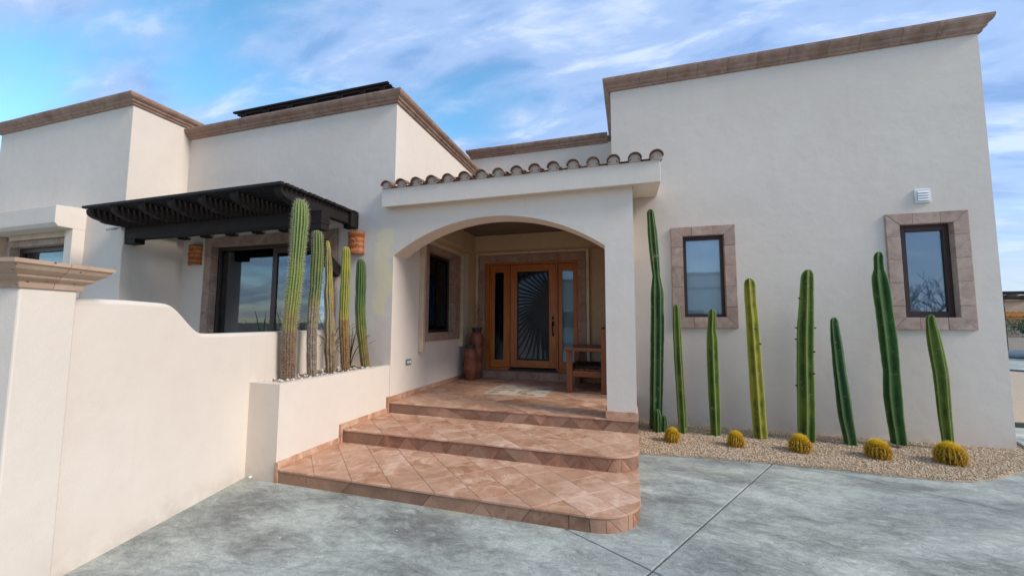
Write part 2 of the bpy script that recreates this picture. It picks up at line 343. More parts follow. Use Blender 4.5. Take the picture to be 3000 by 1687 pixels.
class MB:
    def __init__(s): s.v = []; s.f = []
    def add(s, v, f):
        n = len(s.v); s.v += [tuple(p) for p in v]; s.f += [tuple(i + n for i in q) for q in f]; return s
    def box(s, *a): return s.add(*boxv(*a))
    def bar(s, p, q, w, h=None, up=(0, 0, 1)):
        p = Vector(p); q = Vector(q); d = (q - p).normalized(); a = d.cross(Vector(up)).normalized(); b = a.cross(d); h = h or w
        v = [e + a * (w / 2 * i) + b * (h / 2 * j) for e in (p, q) for i, j in ((-1, -1), (1, -1), (1, 1), (-1, 1))]
        return s.add(v, [(3, 2, 1, 0), (4, 5, 6, 7), (0, 1, 5, 4), (1, 2, 6, 5), (2, 3, 7, 6), (3, 0, 4, 7)])
    def tube(s, pts, rad, n=8):
        pts = [Vector(p) for p in pts]; base = len(s.v); vs = []; fs = []
        for i, p in enumerate(pts):
            d = (pts[min(i + 1, len(pts) - 1)] - pts[max(i - 1, 0)]).normalized()
            a = d.orthogonal().normalized() if abs(d.z) > .9 else d.cross(Vector((0, 0, 1))).normalized(); b = d.cross(a)
            if abs(d.z) > .9: a = Vector((1, 0, 0)); b = d.cross(a)
            r = rad[i] if isinstance(rad, (list, tuple)) else rad
            vs += [p + (a * math.cos(2 * math.pi * k / n) + b * math.sin(2 * math.pi * k / n)) * r for k in range(n)]
        for i in range(len(pts) - 1):
            for k in range(n): fs.append((i * n + k, i * n + (k + 1) % n, (i + 1) * n + (k + 1) % n, (i + 1) * n + k))
        fs.append(tuple(range(n))[::-1]); fs.append(tuple(range((len(pts) - 1) * n, len(pts) * n)))
        return s.add(vs, fs)
    def prism(s, poly, to3, d0, d1):
        n = len(poly); v = [to3(p, d0) for p in poly] + [to3(p, d1) for p in poly]
        return s.add(v, [tuple(range(n))[::-1], tuple(range(n, 2 * n))] + [(i, (i + 1) % n, n + (i + 1) % n, n + i) for i in range(n)])
    def lathe(s, prof, cx=0, cy=0, n=24):
        vs = []; fs = []
        for r, z in prof: vs += [(cx + r * math.cos(2 * math.pi * k / n), cy + r * math.sin(2 * math.pi * k / n), z) for k in range(n)]
        for i in range(len(prof) - 1):
            for k in range(n): fs.append((i * n + k, i * n + (k + 1) % n, (i + 1) * n + (k + 1) % n, (i + 1) * n + k))
        return s.add(vs, fs)
    def obj(s, name, mat, parent=None, smooth=False, bv=0.0):
        o = mesh(name, s.v, s.f, mat, parent, smooth)
        bm = bmesh.new(); bm.from_mesh(o.data); bmesh.ops.recalc_face_normals(bm, faces=bm.faces); bm.to_mesh(o.data); bm.free()
        if bv: bevel(o, bv)
        return o
YZ = lambda p, d: (d, p[0], p[1])
XZ = lambda p, d: (p[0], d, p[1])
XY = lambda p, d: (p[0], p[1], d)
def solid(name, builder, cutters, mat, parent, bv=.012, unions=()):
    """boolean a closed solid with closed cutters, keep the resulting mesh"""
    o = builder.obj(name, mat)
    tmp = []
    for op, lst in (('UNION', unions), ('DIFFERENCE', cutters)):
        for c in lst:
            k = c.obj('cutter', mat); tmp.append(k)
            m = o.modifiers.new('b', 'BOOLEAN'); m.operation = op; m.solver = 'EXACT'; m.object = k
    if tmp:
        dg = bpy.context.evaluated_depsgraph_get(); dg.update()
        me = bpy.data.meshes.new_from_object(o.evaluated_get(dg)); o.modifiers.clear(); old = o.data; o.data = me; bpy.data.meshes.remove(old)
        me.name = name
        for k in tmp:
            d = k.data; bpy.data.objects.remove(k); bpy.data.meshes.remove(d)
    o.parent = parent
    if bv: bevel(o, bv, 3)
    return o

# ------------------------------------------------------------------ key numbers of the place
XPL, XCL, XCR = -3.4005, -.2928, .0581          # porch left wall, column left and right
YM, YR, YB, YL = 5.3012, 7.0895, 8.3255, 4.3604  # main front wall, right block front, door wall, left block front
XRL, XRR, XLR, XLL = -.2578, 4.6775, -7.8689, -11.6875
S1, S2, S3 = .1292, .2824, .4303
Y1, Y2 = 3.3154, 4.2942

# ------------------------------------------------------------------ ground and driveway
tag(mesh('ground', [(-300, -300, -.06), (300, -300, -.06), (300, 300, -.06), (-300, 300, -.06)], [(0, 1, 2, 3)], 'ground'), kind='structure')
drive = tag(mesh('driveway', [(-16, -14, -.012), (24, -14, -.012), (24, 60, -.012), (-16, 60, -.012)], [(0, 1, 2, 3)], 'curb'), kind='structure')
av = Vector((.862, -.507)); bv_ = Vector((.48, .877)); P0 = Vector((.104, 2.954))
def lat(a, b): return P0 + av * a + bv_ * b
nl = [-17, -11.2, -8.4, -5.6, -2.86, 0, 3.15, 6.6, 12, 18, 24, 34, 44]
al = [-22, -13, -7.6, 0, 5.6, 11, 17, 23]
for i in range(len(nl) - 1):
    for j in range(len(al) - 1):
        g = .006
        q = [lat(al[j] + g, nl[i] + g), lat(al[j + 1] - g, nl[i] + g), lat(al[j + 1] - g, nl[i + 1] - g), lat(al[j] + g, nl[i + 1] - g)]
        if min(p.y for p in q) < -13 or max(p.x for p in q) > 32 or max(p.y for p in q) > 58: continue
        def off(poly, d):
            c = sum(poly, Vector((0, 0))) / 4; return [p + (c - p).normalized() * d * 1.4 for p in poly]
        q2 = off(q, .006)
        v = [(p.x, p.y, -.011) for p in q] + [(p.x, p.y, -.004) for p in q] + [(p.x, p.y, 0) for p in q2]
        f = [(k, (k + 1) % 4, 4 + (k + 1) % 4, 4 + k) for k in range(4)] + [(4 + k, 4 + (k + 1) % 4, 8 + (k + 1) % 4, 8 + k) for k in range(4)] + [(8, 9, 10, 11)]
        mesh('concrete_slab', v, f, 'concrete', drive)

# gravel bed with a smooth front edge
edge = [(.07, 5.408), (.7, 5.48), (1.48, 5.535), (2.07, 5.533), (2.5, 5.505), (2.855, 5.51), (3.12, 5.53), (3.33, 5.585), (3.56, 5.72), (3.75, 5.88), (4.07, 6.13), (4.42, 6.45), (4.68, 6.85), (4.90, 7.42), (4.98, 7.62)]
poly = edge + [(4.66, 7.62), (4.66, 7.12), (.07, 7.12)]
m = MB(); m.prism(poly, XY, .002, .02)
bed = tag(m.obj('gravel_bed', 'gravel_bed'), kind='structure')
def inpoly(x, y, P):
    c = np.zeros(len(x), bool); j = len(P) - 1
    for i in range(len(P)):
        xi, yi = P[i]; xj, yj = P[j]
        if yi != yj: c ^= ((yi > y) != (yj > y)) & (x < (xj - xi) * (y - yi) / (yj - yi) + xi)
        j = i
    return c
def pebbles(name, xs, ys, zs, r0, r1, mat, parent=None, flat=.6):
    n = len(xs); base = np.array([(1, 0, 0), (-1, 0, 0), (0, 1, 0), (0, -1, 0), (0, 0, 1), (0, 0, -1)], float)
    fa = np.array([(0, 2, 4), (2, 1, 4), (1, 3, 4), (3, 0, 4), (2, 0, 5), (1, 2, 5), (3, 1, 5), (0, 3, 5)])
    s = rng.uniform(r0, r1, n)[:, None, None] * rng.uniform(.65, 1.25, (n, 6, 1)); v = base[None] * s
    v[:, :, 2] *= flat; a = rng.uniform(0, 6.28, n); t = rng.normal(0, .5, n)
    ca, sa = np.cos(a)[:, None], np.sin(a)[:, None]; ct, st = np.cos(t)[:, None], np.sin(t)[:, None]
    x, y, z = v[..., 0], v[..., 1], v[..., 2]; y, z = y * ct - z * st, y * st + z * ct; x, y = x * ca - y * sa, x * sa + y * ca
    V = np.stack([x + xs[:, None], y + ys[:, None], z + zs[:, None]], -1).reshape(-1, 3)
    F = (fa[None] + 6 * np.arange(n)[:, None, None]).reshape(-1)
    me = bpy.data.meshes.new(name); me.vertices.add(len(V)); me.vertices.foreach_set('co', V.ravel().astype(np.float32))
    me.loops.add(len(F)); me.loops.foreach_set('vertex_index', F.astype(np.int32)); me.polygons.add(len(F) // 3)
    me.polygons.foreach_set('loop_start', np.arange(0, len(F), 3, dtype=np.int32)); me.update(calc_edges=True); me.validate()
    at = me.attributes.new('tint', 'FLOAT', 'POINT'); at.data.foreach_set('value', np.repeat(rng.uniform(0, 1, n), 6).astype(np.float32))
    me.materials.append(MATS[mat]); o = link(bpy.data.objects.new(name, me), parent); return tag(o, kind='stuff')
n = 80000; xs = rng.uniform(.07, 5, n); ys = rng.uniform(5.3, 7.62, n)
e_ = inpoly(xs, ys, poly); xs, ys = xs[e_], ys[e_]
tag(pebbles('gravel', xs, ys, np.full(len(xs), .024) + rng.uniform(-.004, .008, len(xs)), .006, .0135, 'pebble'), label='tan gravel spread over the cactus bed', cat='gravel')
# a few stray bits on the concrete
n = 150; xs = rng.uniform(-3.2, 4.5, n); ys = rng.uniform(1.8, 5.4, n); k = ~inpoly(xs, ys, [(-3.5, 3.3), (.1, 3.3), (.1, 6), (-3.5, 6)])
tag(pebbles('gravel_scatter', xs[k], ys[k], np.full(k.sum(), .003), .004, .008, 'white_pebble'), label='stray pale chips of gravel scattered on the concrete', cat='gravel')
# kerb at the bed's far end and the second gravel area past the house
cb = MB()
for a, b in (((4.99, 7.66), (4.88, 7.36)), ((4.88, 7.36), (4.70, 6.88)), ):
    cb.bar((*a, .02), (*b, .02), .05, .05)
tag(cb.obj('kerb_strip', 'curb', bv=.006), kind='structure')
poly2 = [(5.6, 8.85), (8.5, 8.85), (14.5, 16.5), (13.4, 18.6), (12.6, 19.2), (5.6, 19.2)]
m = MB(); m.prism(poly2, XY, .002, .03); tag(m.obj('gravel_yard', 'gravel_bed'), kind='structure')
cb = MB(); cb.bar((14.55, 16.5, .03), (12.6, 19.25, .03), .12, .1); cb.bar((5.6, 8.8, .03), (8.55, 8.8, .03), .1, .08)
tag(cb.obj('kerb_line', 'curb', bv=.006), kind='structure')

# ------------------------------------------------------------------ entry steps
steps = thing('entry_steps', 'three broad steps and porch floor of diagonal reddish stone tiles with a rounded corner', 'steps', (0, 0, 0))
def rounded(y0, yb, xr, r, n=10):
    """outline ccw: front left -> front right rounded -> back"""
    pts = [(XPL + .001, y0)]
    for i in range(n + 1):
        a = -math.pi / 2 + math.pi / 2 * i / n; pts.append((xr - r + r * math.cos(a), y0 + r + r * math.sin(a)))
    return pts + [(xr, yb), (XPL + .001, yb)]
def clip(poly, conv):
    out = poly
    for i in range(len(conv)):
        a = conv[i]; b = conv[(i + 1) % len(conv)]; inp = out; out = []
        if not inp: break
        sd = lambda p: (b[0] - a[0]) * (p[1] - a[1]) - (b[1] - a[1]) * (p[0] - a[0])
        for j in range(len(inp)):
            p, q = inp[j - 1], inp[j]; sp, sq = sd(p), sd(q)
            if (sp >= 0) != (sq >= 0): t = sp / (sp - sq); out.append((p[0] + t * (q[0] - p[0]), p[1] + t * (q[1] - p[1])))
            if sq >= 0: out.append(q)
    return out
def inset(poly, d):
    n = len(poly); P = [Vector(p) for p in poly]; keep = [P[i] for i in range(n) if (P[i] - P[i - 1]).length > 1e-4]; P = keep; n = len(P)
    if n < 3: return None
    ar = sum(P[i - 1].x * P[i].y - P[i].x * P[i - 1].y for i in range(n)) / 2
    if ar < 3e-4: return None
    out = []
    for i in range(n):
        e0 = (P[i] - P[i - 1]).normalized(); e1 = (P[(i + 1) % n] - P[i]).normalized(); n0 = Vector((-e0.y, e0.x)); n1 = Vector((-e1.y, e1.x))
        s = n0 + n1; s = s / max(.35, s.dot(n0) if s.dot(n0) else .35); out.append(P[i] + s * d)
    return out
def tiles(parent, outline, ztop, lat0, side, th=.02, joint=.0012):
    """diamond tiles clipped to a convex outline"""
    h = side / 2
    xs_ = [p[0] for p in outline]; ys_ = [p[1] for p in outline]
    i0 = int((min(xs_) - lat0[0]) / h) - 2; i1 = int((max(xs_) - lat0[0]) / h) + 2; j1 = int((max(ys_) - lat0[1]) / h) + 2
    for i in range(i0, i1 + 1):
        for j in range(-1, j1 + 1):
            if (i + j) % 2 == 0: continue
            cx, cy = lat0[0] + i * h, lat0[1] + j * h
            pl = clip([(cx, cy - h), (cx + h, cy), (cx, cy + h), (cx - h, cy)], outline)
            if len(pl) < 3: continue
            a = inset(pl, joint)
            if not a: continue
            b = inset([tuple(p) for p in a], .0025)
            if not b or len(b) != len(a): b = a
            n = len(a); dz = random.uniform(-.0008, .0008); c0 = Vector((cx, cy))
            v = [(p.x - cx, p.y - cy, -th) for p in a] + [(p.x - cx, p.y - cy, -.003 + dz) for p in a] + [(p.x - cx, p.y - cy, dz) for p in b]
            f = [(k, (k + 1) % n, n + (k + 1) % n, n + k) for k in range(n)] + [(n + k, n + (k + 1) % n, 2 * n + (k + 1) % n, 2 * n + k) for k in range(n)] + [tuple(range(2 * n, 3 * n))]
            o = mesh('tile', v, f, 'tile', parent); o.location = (cx, cy, ztop)
def risers(parent, outline, z0, z1, joints, th=.016):
    """riser tiles along the front outline; joints = [(s_top, s_bottom)] measured as x on the straight front, running on along the curve"""
    P = [Vector(p) for p in outline]; seg = []; s = P[0].x
    for i in range(len(P) - 2): l = (P[i + 1] - P[i]).length; seg.append((s, s + l, P[i], P[i + 1])); s += l
    smax = s
    def at(t, o):
        t = min(max(t, seg[0][0]), smax - 1e-6)
        for a, b, p, q in seg:
            if t <= b: break
        d = (q - p).normalized(); nn = Vector((d.y, -d.x)); k = p + d * (t - a)
        return k + nn * o
    J = [(XPL + .001, XPL + .001)] + joints + [(smax, smax)]
    for (t0, b0), (t1, b1) in zip(J[:-1], J[1:]):
        g = .0026; tt0, tt1, bb0, bb1 = t0 + g, t1 - g, b0 + g, b1 - g
        if tt1 < tt0: tt0 = tt1 = (tt0 + tt1) / 2
        if bb1 < bb0: bb0 = bb1 = (bb0 + bb1) / 2
        ns = 1 if max(t1, b1) < seg[0][1] else 6; v = []; f = []
        jt = random.uniform(0, .0012)
        for k in range(ns + 1):
            u = k / ns; a = tt0 + (tt1 - tt0) * u; b = bb0 + (bb1 - bb0) * u
            for o_, (ss, z) in ((0, (b, z0)), (th + jt, (b, z0)), (th + jt, (a, z1)), (0, (a, z1))):
                p = at(ss, o_ - th); v.append((p.x, p.y, z))
        for k in range(ns):
            for q in range(4): f.append((k * 4 + q, k * 4 + (q + 1) % 4, k * 4 + 4 + (q + 1) % 4, k * 4 + 4 + q))
        f += [(3, 2, 1, 0), (ns * 4, ns * 4 + 1, ns * 4 + 2, ns * 4 + 3)]
        mm = MB().add(v, f); o = mm.obj('riser_tile', 'riser', parent)
def core(parent, y0, yb, xr, r, z0, z1, name='step'):
    m = MB(); m.prism(rounded(y0 + .014, yb, xr - .014, r), XY, z0, z1 - .008); return m.obj(name, 'grout', parent)
c1 = core(steps, Y1, 5.2, .047, .38, -.01, S1); c2 = core(steps, Y2, 5.6, .058, .30, -.005, S2)
m = MB(); m.prism([(XPL + .001, YM - .006), (.058, YM - .006), (.058, 7.08), (-.262, 7.08), (-.262, YB + .2), (XPL + .001, YB + .2)], XY, 0, S3 - .008); c3 = m.obj('porch_floor', 'grout', steps)
nos = .010
def rect_out(x0, x1, y0, y1): return [(x0, y0), (x1, y0), (x1, y1), (x0, y1)]
o1 = rounded(Y1 - nos, Y2 + .34, .047 + nos, .39); tiles(c1, o1, S1, (-1.209, Y1 - nos), .427, .018)
o2 = rounded(Y2 - nos, YM - .024, .058 + nos, .31); tiles(c2, o2, S2, (-1.109, Y2 - nos), .427, .018)
tiles(c3, rect_out(XPL + .001, .066, YM - .022 - nos, 6.45), S3, (-1.3, YM - .032), .427, .018)
for r_ in ((XPL + .001, -2.342, 6.45, 7.49), (-1.318, .066, 6.45, 7.08), (-1.318, -.262, 7.08, 7.49), (XPL + .001, -.262, 7.49, YB - .12)):
    tiles(c3, rect_out(*r_), S3, (-1.3, YM - .032), .427, .018)
T = .018
risers(c1, rounded(Y1, Y2, .047, .38), -.008, S1 - T - .001, [(-2.5, -2.625), (-1.678, -1.772), (-1.21, -1.313), (-1.21, -1.114), (-.79, -.874), (-.485, -.485), (-.33, -.32), (-.20, -.20), (-.20, -.06), (.0, .0), (.06, .06), (.06, .2), (.22, .22), (.22, .34), (.40, .40), (.75, .62), (.75, .9)])
zj = [(-2.826 + .03, -2.826 - .06)]
jj = [(-2.508, -2.614), (-2.508, -2.353), (-2.188, -2.353), (-2.188, -1.999), (-1.90, -1.999), (-1.90, -1.768), (-1.622, -1.768), (-1.622, -1.449), (-1.337, -1.449), (-1.337, -1.17), (-1.026, -1.17), (-1.026, -.885), (-.737, -.885), (-.737, -.611), (-.452, -.611), (-.452, -.315), (-.18, -.25), (-.10, -.10), (-.10, .03), (.10, .10), (.10, .24), (.3, .24), (.3, .45), (.6, .45)]
risers(c2, rounded(Y2, YM, .058, .30), S1 + .001, S2 - T - .001, zj + jj)
jj = [(-2.828, -2.95), (-2.828, -2.682), (-2.505, -2.682), (-2.505, -2.177)]
x = -2.177
tops = [-2.033, -1.782, -1.52, -1.26, -1.0, -.74, -.48, -.22]; bots = [-2.177, -1.911, -1.652, -1.39, -1.13, -.87, -.61, -.35, -.09]
for k in range(len(tops)): jj += [(tops[k], bots[k]), (tops[k], bots[k + 1])]
po = [(XPL + .001, YM - .022), (.058 + .008, YM - .022), (.066, 7.08), (XPL, 7.08)]
risers(c3, po, S2 + .001, S3 - T - .001, jj + [(.03, -.09), (.066, .066), (.30, .30)])
# skirting tiles along planter and porch walls
def skirt_y(parent, x, y0, y1, z0, z1, n, sgn=1, th=.014):
    for i in range(n):
        a = y0 + (y1 - y0) * i / n; b = y0 + (y1 - y0) * (i + 1) / n
        box('skirting_tile', *(sorted((x, x + sgn * th))), a + .001, b - .001, z0, z1 + random.uniform(-.001, .001), 'tile', parent, .002)
def skirt_x(parent, y, x0, x1, z0, z1, n, th=.014):
    for i in range(n):
        a = x0 + (x1 - x0) * i / n; b = x0 + (x1 - x0) * (i + 1) / n
        box('skirting_tile', a + .001, b - .001, y - th, y, z0, z1, 'tile', parent, .002)
skirt_y(c1, XPL + .002, Y1 + .03, Y2 - .03, S1 + .001, S1 + .068, 3); skirt_y(c2, XPL + .002, Y2 - .028, YM - .035, S2 + .001, S2 + .070, 3)
box('skirting_tile', XPL + .002, XPL + .034, Y2 - .062, Y2 - .030, S1 + .001, S2 + .070, 'tile', c1, .002)
box('skirting_tile', XPL + .002, XPL + .034, YM - .070, YM - .038, S2 + .001, S3 + .080, 'tile', c2, .002)
box('skirting_tile', XPL - .012, XPL + .034, Y1 - .008, Y1 + .026, -.004, S1 + .064, 'tile', c1, .003)
skirt_y(c3, XPL + .002, YM - .020, YB - .02, S3 + .001, S3 + .075, 9)
skirt_x(c3, YR - .002, XRL + .0, .075, S3 + .001, S3 + .075, 1)
skirt_x(c3, YB - .122, -3.38, -3.03, S3 + .001, S3 + .075, 1); skirt_x(c3, YB - .002, -.99, -.27, S3 + .001, S3 + .075, 2)
# stone ledge below the door
for i in range(5):
    a = -3.02 + i * .408; box('ledge_stone', a + .001, a + .407, YB - .12, YB - .001, S3 + .001, .59, 'cornice_stone', c3, .004)
# mosaic inlay let into the floor
inl = box('mosaic_inlay', -2.34, -1.32, 6.452, 7.488, S3 - .018, S3 + .0012, 'mosaic_border', c3)
inl['label'] = 'cream stone mosaic panel let into the porch floor'
# broken stone mosaic pieces: star-like fan of slivers
def mosaic():
    cx, cy = -1.83, 6.97; n = 0; tones = ['mosaic', 'mosaic_border', 'trim_stone', 'cornice_stone']
    for ring, (r0, r1, k) in enumerate(((0, .13, 8), (.13, .28, 16), (.28, .45, 24), (.45, .72, 28))):
        for i in range(k):
            a0 = 2 * math.pi * i / k; a1 = 2 * math.pi * (i + 1) / k; am = (a0 + a1) / 2; ro = r1 * (1.0 if i % 2 else .88); ri = r0 * (1 if i % 2 else .88)
            pl = [(cx + ri * math.cos(a0), cy + ri * math.sin(a0)), (cx + ro * math.cos(a0 + .02), cy + ro * math.sin(a0 + .02)), (cx + ro * 1.06 * math.cos(am), cy + ro * 1.06 * math.sin(am)), (cx + ro * math.cos(a1 - .02), cy + ro * math.sin(a1 - .02)), (cx + ri * math.cos(a1), cy + ri * math.sin(a1))]
            if ri < .01: pl = pl[1:4] + [(cx, cy)]
            pl = clip(pl, rect_out(cx - .46, cx + .46, cy - .47, cy + .47))
            if len(pl) < 3: continue
            pl = inset(pl, .003)
            if not pl: continue
            m = MB(); m.prism([(p.x, p.y) for p in pl], XY, S3 + .0013, S3 + .0030 + random.uniform(0, .0008)); m.obj('mosaic_piece', random.choice(['mosaic_cream', 'mosaic_cream', 'mosaic_tan', 'mosaic_brown']), inl)
mosaic()

# ------------------------------------------------------------------ the house
house = thing('house', 'cream stucco house of flat roofed blocks with carved stone cornices and an arched porch', 'house', (0, 0, 0))
def bx(*a): return MB().box(*a)
arch = []
xc, hw, zs, za = -1.8415, 1.5485, 2.592, 3.088; rr = (hw * hw + (za - zs) ** 2) / (2 * (za - zs)); a0 = math.asin(hw / rr)
for i in range(33):
    a = -a0 + 2 * a0 * i / 32; arch.append((xc + rr * math.sin(a), za - rr + rr * math.cos(a)))
arch = [(xc - hw, -1.)] + arch + [(xc + hw, -1.)]
acut = MB(); acut.prism(arch, XZ, YM - .5, YM + 1.0)
main = solid('main_wall', bx(XLR - .5, XPL, YM, 8.60, -.1, 5.06), [acut, bx(-7.11, -4.56, YM - .2, YM + .42, .45, 2.92), bx(XPL - .35, XPL + .3, 6.42, 7.55, 1.41, 2.87)], 'stucco', house, .014,
             unions=[bx(XPL - .001, XCR, YM, YM + .36, S3 - .1, 3.38)])
leftb = solid('left_wing_wall', bx(XLL, XLR, YL, 9.5, -.1, 5.26), [bx(-10.92, -9.17, YL - .2, YL + .35, 1.25, 2.92)], 'stucco', house, .014)
rightb = solid('right_wing_wall', bx(XRL, XRR, YR, 13, -.1, 5.72), [bx(.827, 1.430, YR - .3, YR + .30, 1.700, 3.008), bx(3.630, 4.222, YR - .3, YR + .30, 1.702, 3.006)], 'stucco', house, .014)
back = solid('door_wall', bx(XPL + .001, XRL - .001, YB, 8.59, -.1, 3.60), [bx(-3.01, -.997, YB - .2, YB + .22, .59, 2.885)], 'porch_shade_stucco', house, 0)
box('back_wing_wall', XPL - .06, XRL - .002, 8.602, 13, -.1, 5.42, 'stucco', house)
# unseen header added over the porch's open right side to darken the interior
box('porch_beam', XRL + .002, XCR - .06, YM + .362, YR - .002, 2.62, 3.38, 'stucco', house, .01)
# porch beams and ceiling
box('porch_beam', XPL + .002, XRL - .002, 7.98, YB - .001, 3.10, 3.425, 'porch_shade_stucco', house, .01)
box('porch_beam', XPL + .002, -3.11, YM + .362, 7.978, 3.05, 3.425, 'porch_shade_stucco', house, .01)
for i in range(14):
    a = YM + .362 + i * .187; box('ceiling_board', XPL + .003, -.27, a, a + .184, 3.427, 3.447, 'shaded_ceiling_wood', house)
# porch roof body with sloping soffit
m = MB()
for (x0, x1, xb) in ((-3.5335, .384, .455),):
    pr = [(5.163, 3.314), (5.163, 3.590), (7.085, 3.96), (7.085, 3.700)]
    v = [(x0, y, z) for y, z in pr] + [(x1, 5.163, 3.314), (x1, 5.163, 3.590), (xb, 7.085, 3.96), (xb, 7.085, 3.700)]
    m.add(v, [(0, 1, 2, 3), (4, 7, 6, 5), (0, 4, 5, 1), (1, 5, 6, 2), (2, 6, 7, 3), (3, 7, 4, 0)])
m.obj('porch_fascia', 'stucco', house, bv=.006)
m = MB(); m.prism([(7.086, 3.702), (7.086, 3.962), (8.6, 4.25), (8.6, 3.99)], YZ, XPL + .002, XRL - .002); m.obj('porch_roof_deck', 'stucco', house)

# clay roof tiles
roof = m = MB(); m.prism([(5.17, 3.592), (5.17, 3.600), (8.6, 4.26), (8.6, 4.252)], YZ, -3.38, XRL - .01); roof = m.obj('tile_roof', 'grout', house)
def half_tile(r0, r1, ln, th, up, seg=9, span=math.pi):
    v = []; f = []
    for (y, r) in ((0, r0), (ln, r1)):
        for t_ in (0, th):
            for k in range(seg + 1):
                a = math.pi / 2 - span / 2 + span * k / seg; c, s_ = math.cos(a), math.sin(a)
                rad = r - t_; v.append((rad * c, y, (rad * s_) * up))
    n = seg + 1
    for k in range(seg):
        f += [(k, k + 1, 2 * n + k + 1, 2 * n + k), (n + k + 1, n + k, 3 * n + k, 3 * n + k + 1), (k + 1, k, n + k, n + k + 1), (2 * n + k, 2 * n + k + 1, 3 * n + k + 1, 3 * n + k)]
    f += [(0, 2 * n, 3 * n, n), (n - 1, 2 * n - 1, 4 * n - 1, 3 * n - 1)]
    m = MB().add(v, f); return m
ct = half_tile(.085, .074, .42, .009, .92); pt = half_tile(.092, .082, .42, .010, -.25)
cover = ct.obj('roof_tile', 'roof_clay', roof, True); pan = pt.obj('roof_tile', 'roof_clay', roof, True)
for p_ in (cover, pan): p_.data.polygons.foreach_set('use_smooth', [True] * len(p_.data.polygons))
sl_ = math.atan2(.192, 1); first = {'c': True, 'p': True}
for r_ in range(9):
    y0 = 5.115 + r_ * .355
    for k in range(16):
        x = -3.445 + k * .2525 + random.uniform(-.004, .004)
        if x > XRL - .06 and y0 > YR - .45: continue
        if x < XPL + .03 and y0 + .4 > YM and r_ > 0: continue
        for key, src, dx, dz in (('c', cover, 0, .030), ('p', pan, .126, .036)):
            if key == 'p' and (k == 15): continue
            if first[key]: o = src; first[key] = False
            else: o = src.copy(); link(o, roof)
            ln = .165 if (x + dx < XPL + .06) else .42
            if ln < .4: o.scale = (1, .42, 1)
            o.location = (x + dx, y0 + random.uniform(-.006, .006) + (.012 if key == 'p' else 0), 3.592 + (y0 - 5.163) * .192 + dz + .012 * (0 if key == 'p' else 1) + random.uniform(-.002, .002))
            o.rotation_euler = (sl_ - .02, 0, random.uniform(-.012, .012) + (0))
# mortar plugs under the first cover tiles
plug = None
for k in range(16):
    x = -3.445 + k * .2525
    if plug is None:
        pr = [(-.070, 0), (.070, 0), (.066, .045), (.050, .078), (.02, .098), (-.02, .098), (-.050, .078), (-.066, .045)]; m = MB(); m.prism(pr, XZ, -.02, .04); o = plug = m.obj('mortar_plug', 'mortar', roof)
    else: o = link(plug.copy(), roof)
    o.location = (x, 5.165, 3.588)

# cornices: mitred runs of carved stones
PROF = [(0, -1), (.20, -1), (.26, -.94), (.27, -.84), (.40, -.78), (.50, -.72), (.54, -.64), (.54, -.58), (.60, -.55), (.76, -.47), (.90, -.36), (.96, -.26), (.97, -.20), (1.0, -.18), (1.0, 0), (-.35, 0), (-.35, -.3), (0, -.3)]
def cornice(core_o, p0, p1, out, m0, m1, z, h, ov, n):
    p0 = Vector(p0); p1 = Vector(p1); ln = (p1 - p0).length; d = (p1 - p0) / ln; out = Vector(out); cuts = [0.0]
    for i in range(1, n): cuts.append((i + random.uniform(-.08, .08)) / n * ln)
    cuts.append(ln)
    for i in range(n):
        j = random.uniform(-.0015, .0015); vs = []
        for s_, e in ((cuts[i], 0), (cuts[i + 1], 1)):
            for o_, zz_ in PROF:
                o2_ = o_ * ov + (j if o_ > 0 else 0); t = s_
                if e == 0: t = s_ + (.0015 if i else 0) - (m0 * o2_ if i == 0 else 0)
                else: t = s_ - (.0015 if i < n - 1 else 0) + (m1 * o2_ if i == n - 1 else 0)
                q = p0 + d * t + out * o2_; vs.append((q.x, q.y, z + zz_ * h + j))
        k = len(PROF); f = [(a, (a + 1) % k, k + (a + 1) % k, k + a) for a in range(k)] + [tuple(range(k))[::-1], tuple(range(k, 2 * k))]
        c = Vector(vs[0]); o = MB().add([Vector(q) - c for q in vs], f).obj('cornice_stone', 'cornice_stone', core_o); o.location = c; bevel(o, .003, 1, 50)
def parapet(x0, x1, y0, y1, z0, z1): return box('cornice', x0 + .05, x1 - .05, y0 + .05, y1 - .05, z0, z1, 'cornice_stone', house)
pc = parapet(XRL, XRR, YR, 13, 5.71, 5.835)
cornice(pc, (XRL, YR), (XRR, YR), (0, -1), 1, 1, 5.844, .205, .125, 11)
cornice(pc, (XRL, YR), (XRL, 13), (-1, 0), 1, 0, 5.844, .205, .125, 12); cornice(pc, (XRR, YR), (XRR, 13), (1, 0), 1, 0, 5.844, .205, .125, 12)
pc = parapet(XLR, XPL, YM, 8.6, 5.05, 5.15)
cornice(pc, (XLR, YM), (XPL, YM), (0, -1), 0, 1, 5.160, .165, .135, 9)
cornice(pc, (XPL, YM), (XPL, 8.60), (1, 0), 1, 0, 5.160, .165, .135, 7)
pc = parapet(XLL, XLR, YL, 9.5, 5.25, 5.355)
cornice(pc, (XLL, YL), (XLR, YL), (0, -1), 1, 1, 5.365, .172, .125, 8)
cornice(pc, (XLR, YL), (XLR, 9.5), (1, 0), 1, 0, 5.365, .172, .125, 10); cornice(pc, (XLL, YL), (XLL, 9.5), (-1, 0), 1, 0, 5.365, .172, .125, 10)
pc = parapet(XPL - .06, XRL, 8.60, 13, 5.41, 5.58)
cornice(pc, (XPL - .06, 8.602), (XRL - .127, 8.602), (0, -1), 1, 0, 5.587, .19, .12, 6); cornice(pc, (XPL - .06, 8.602), (XPL - .06, 13), (-1, 0), 1, 0, 5.587, .19, .12, 8)

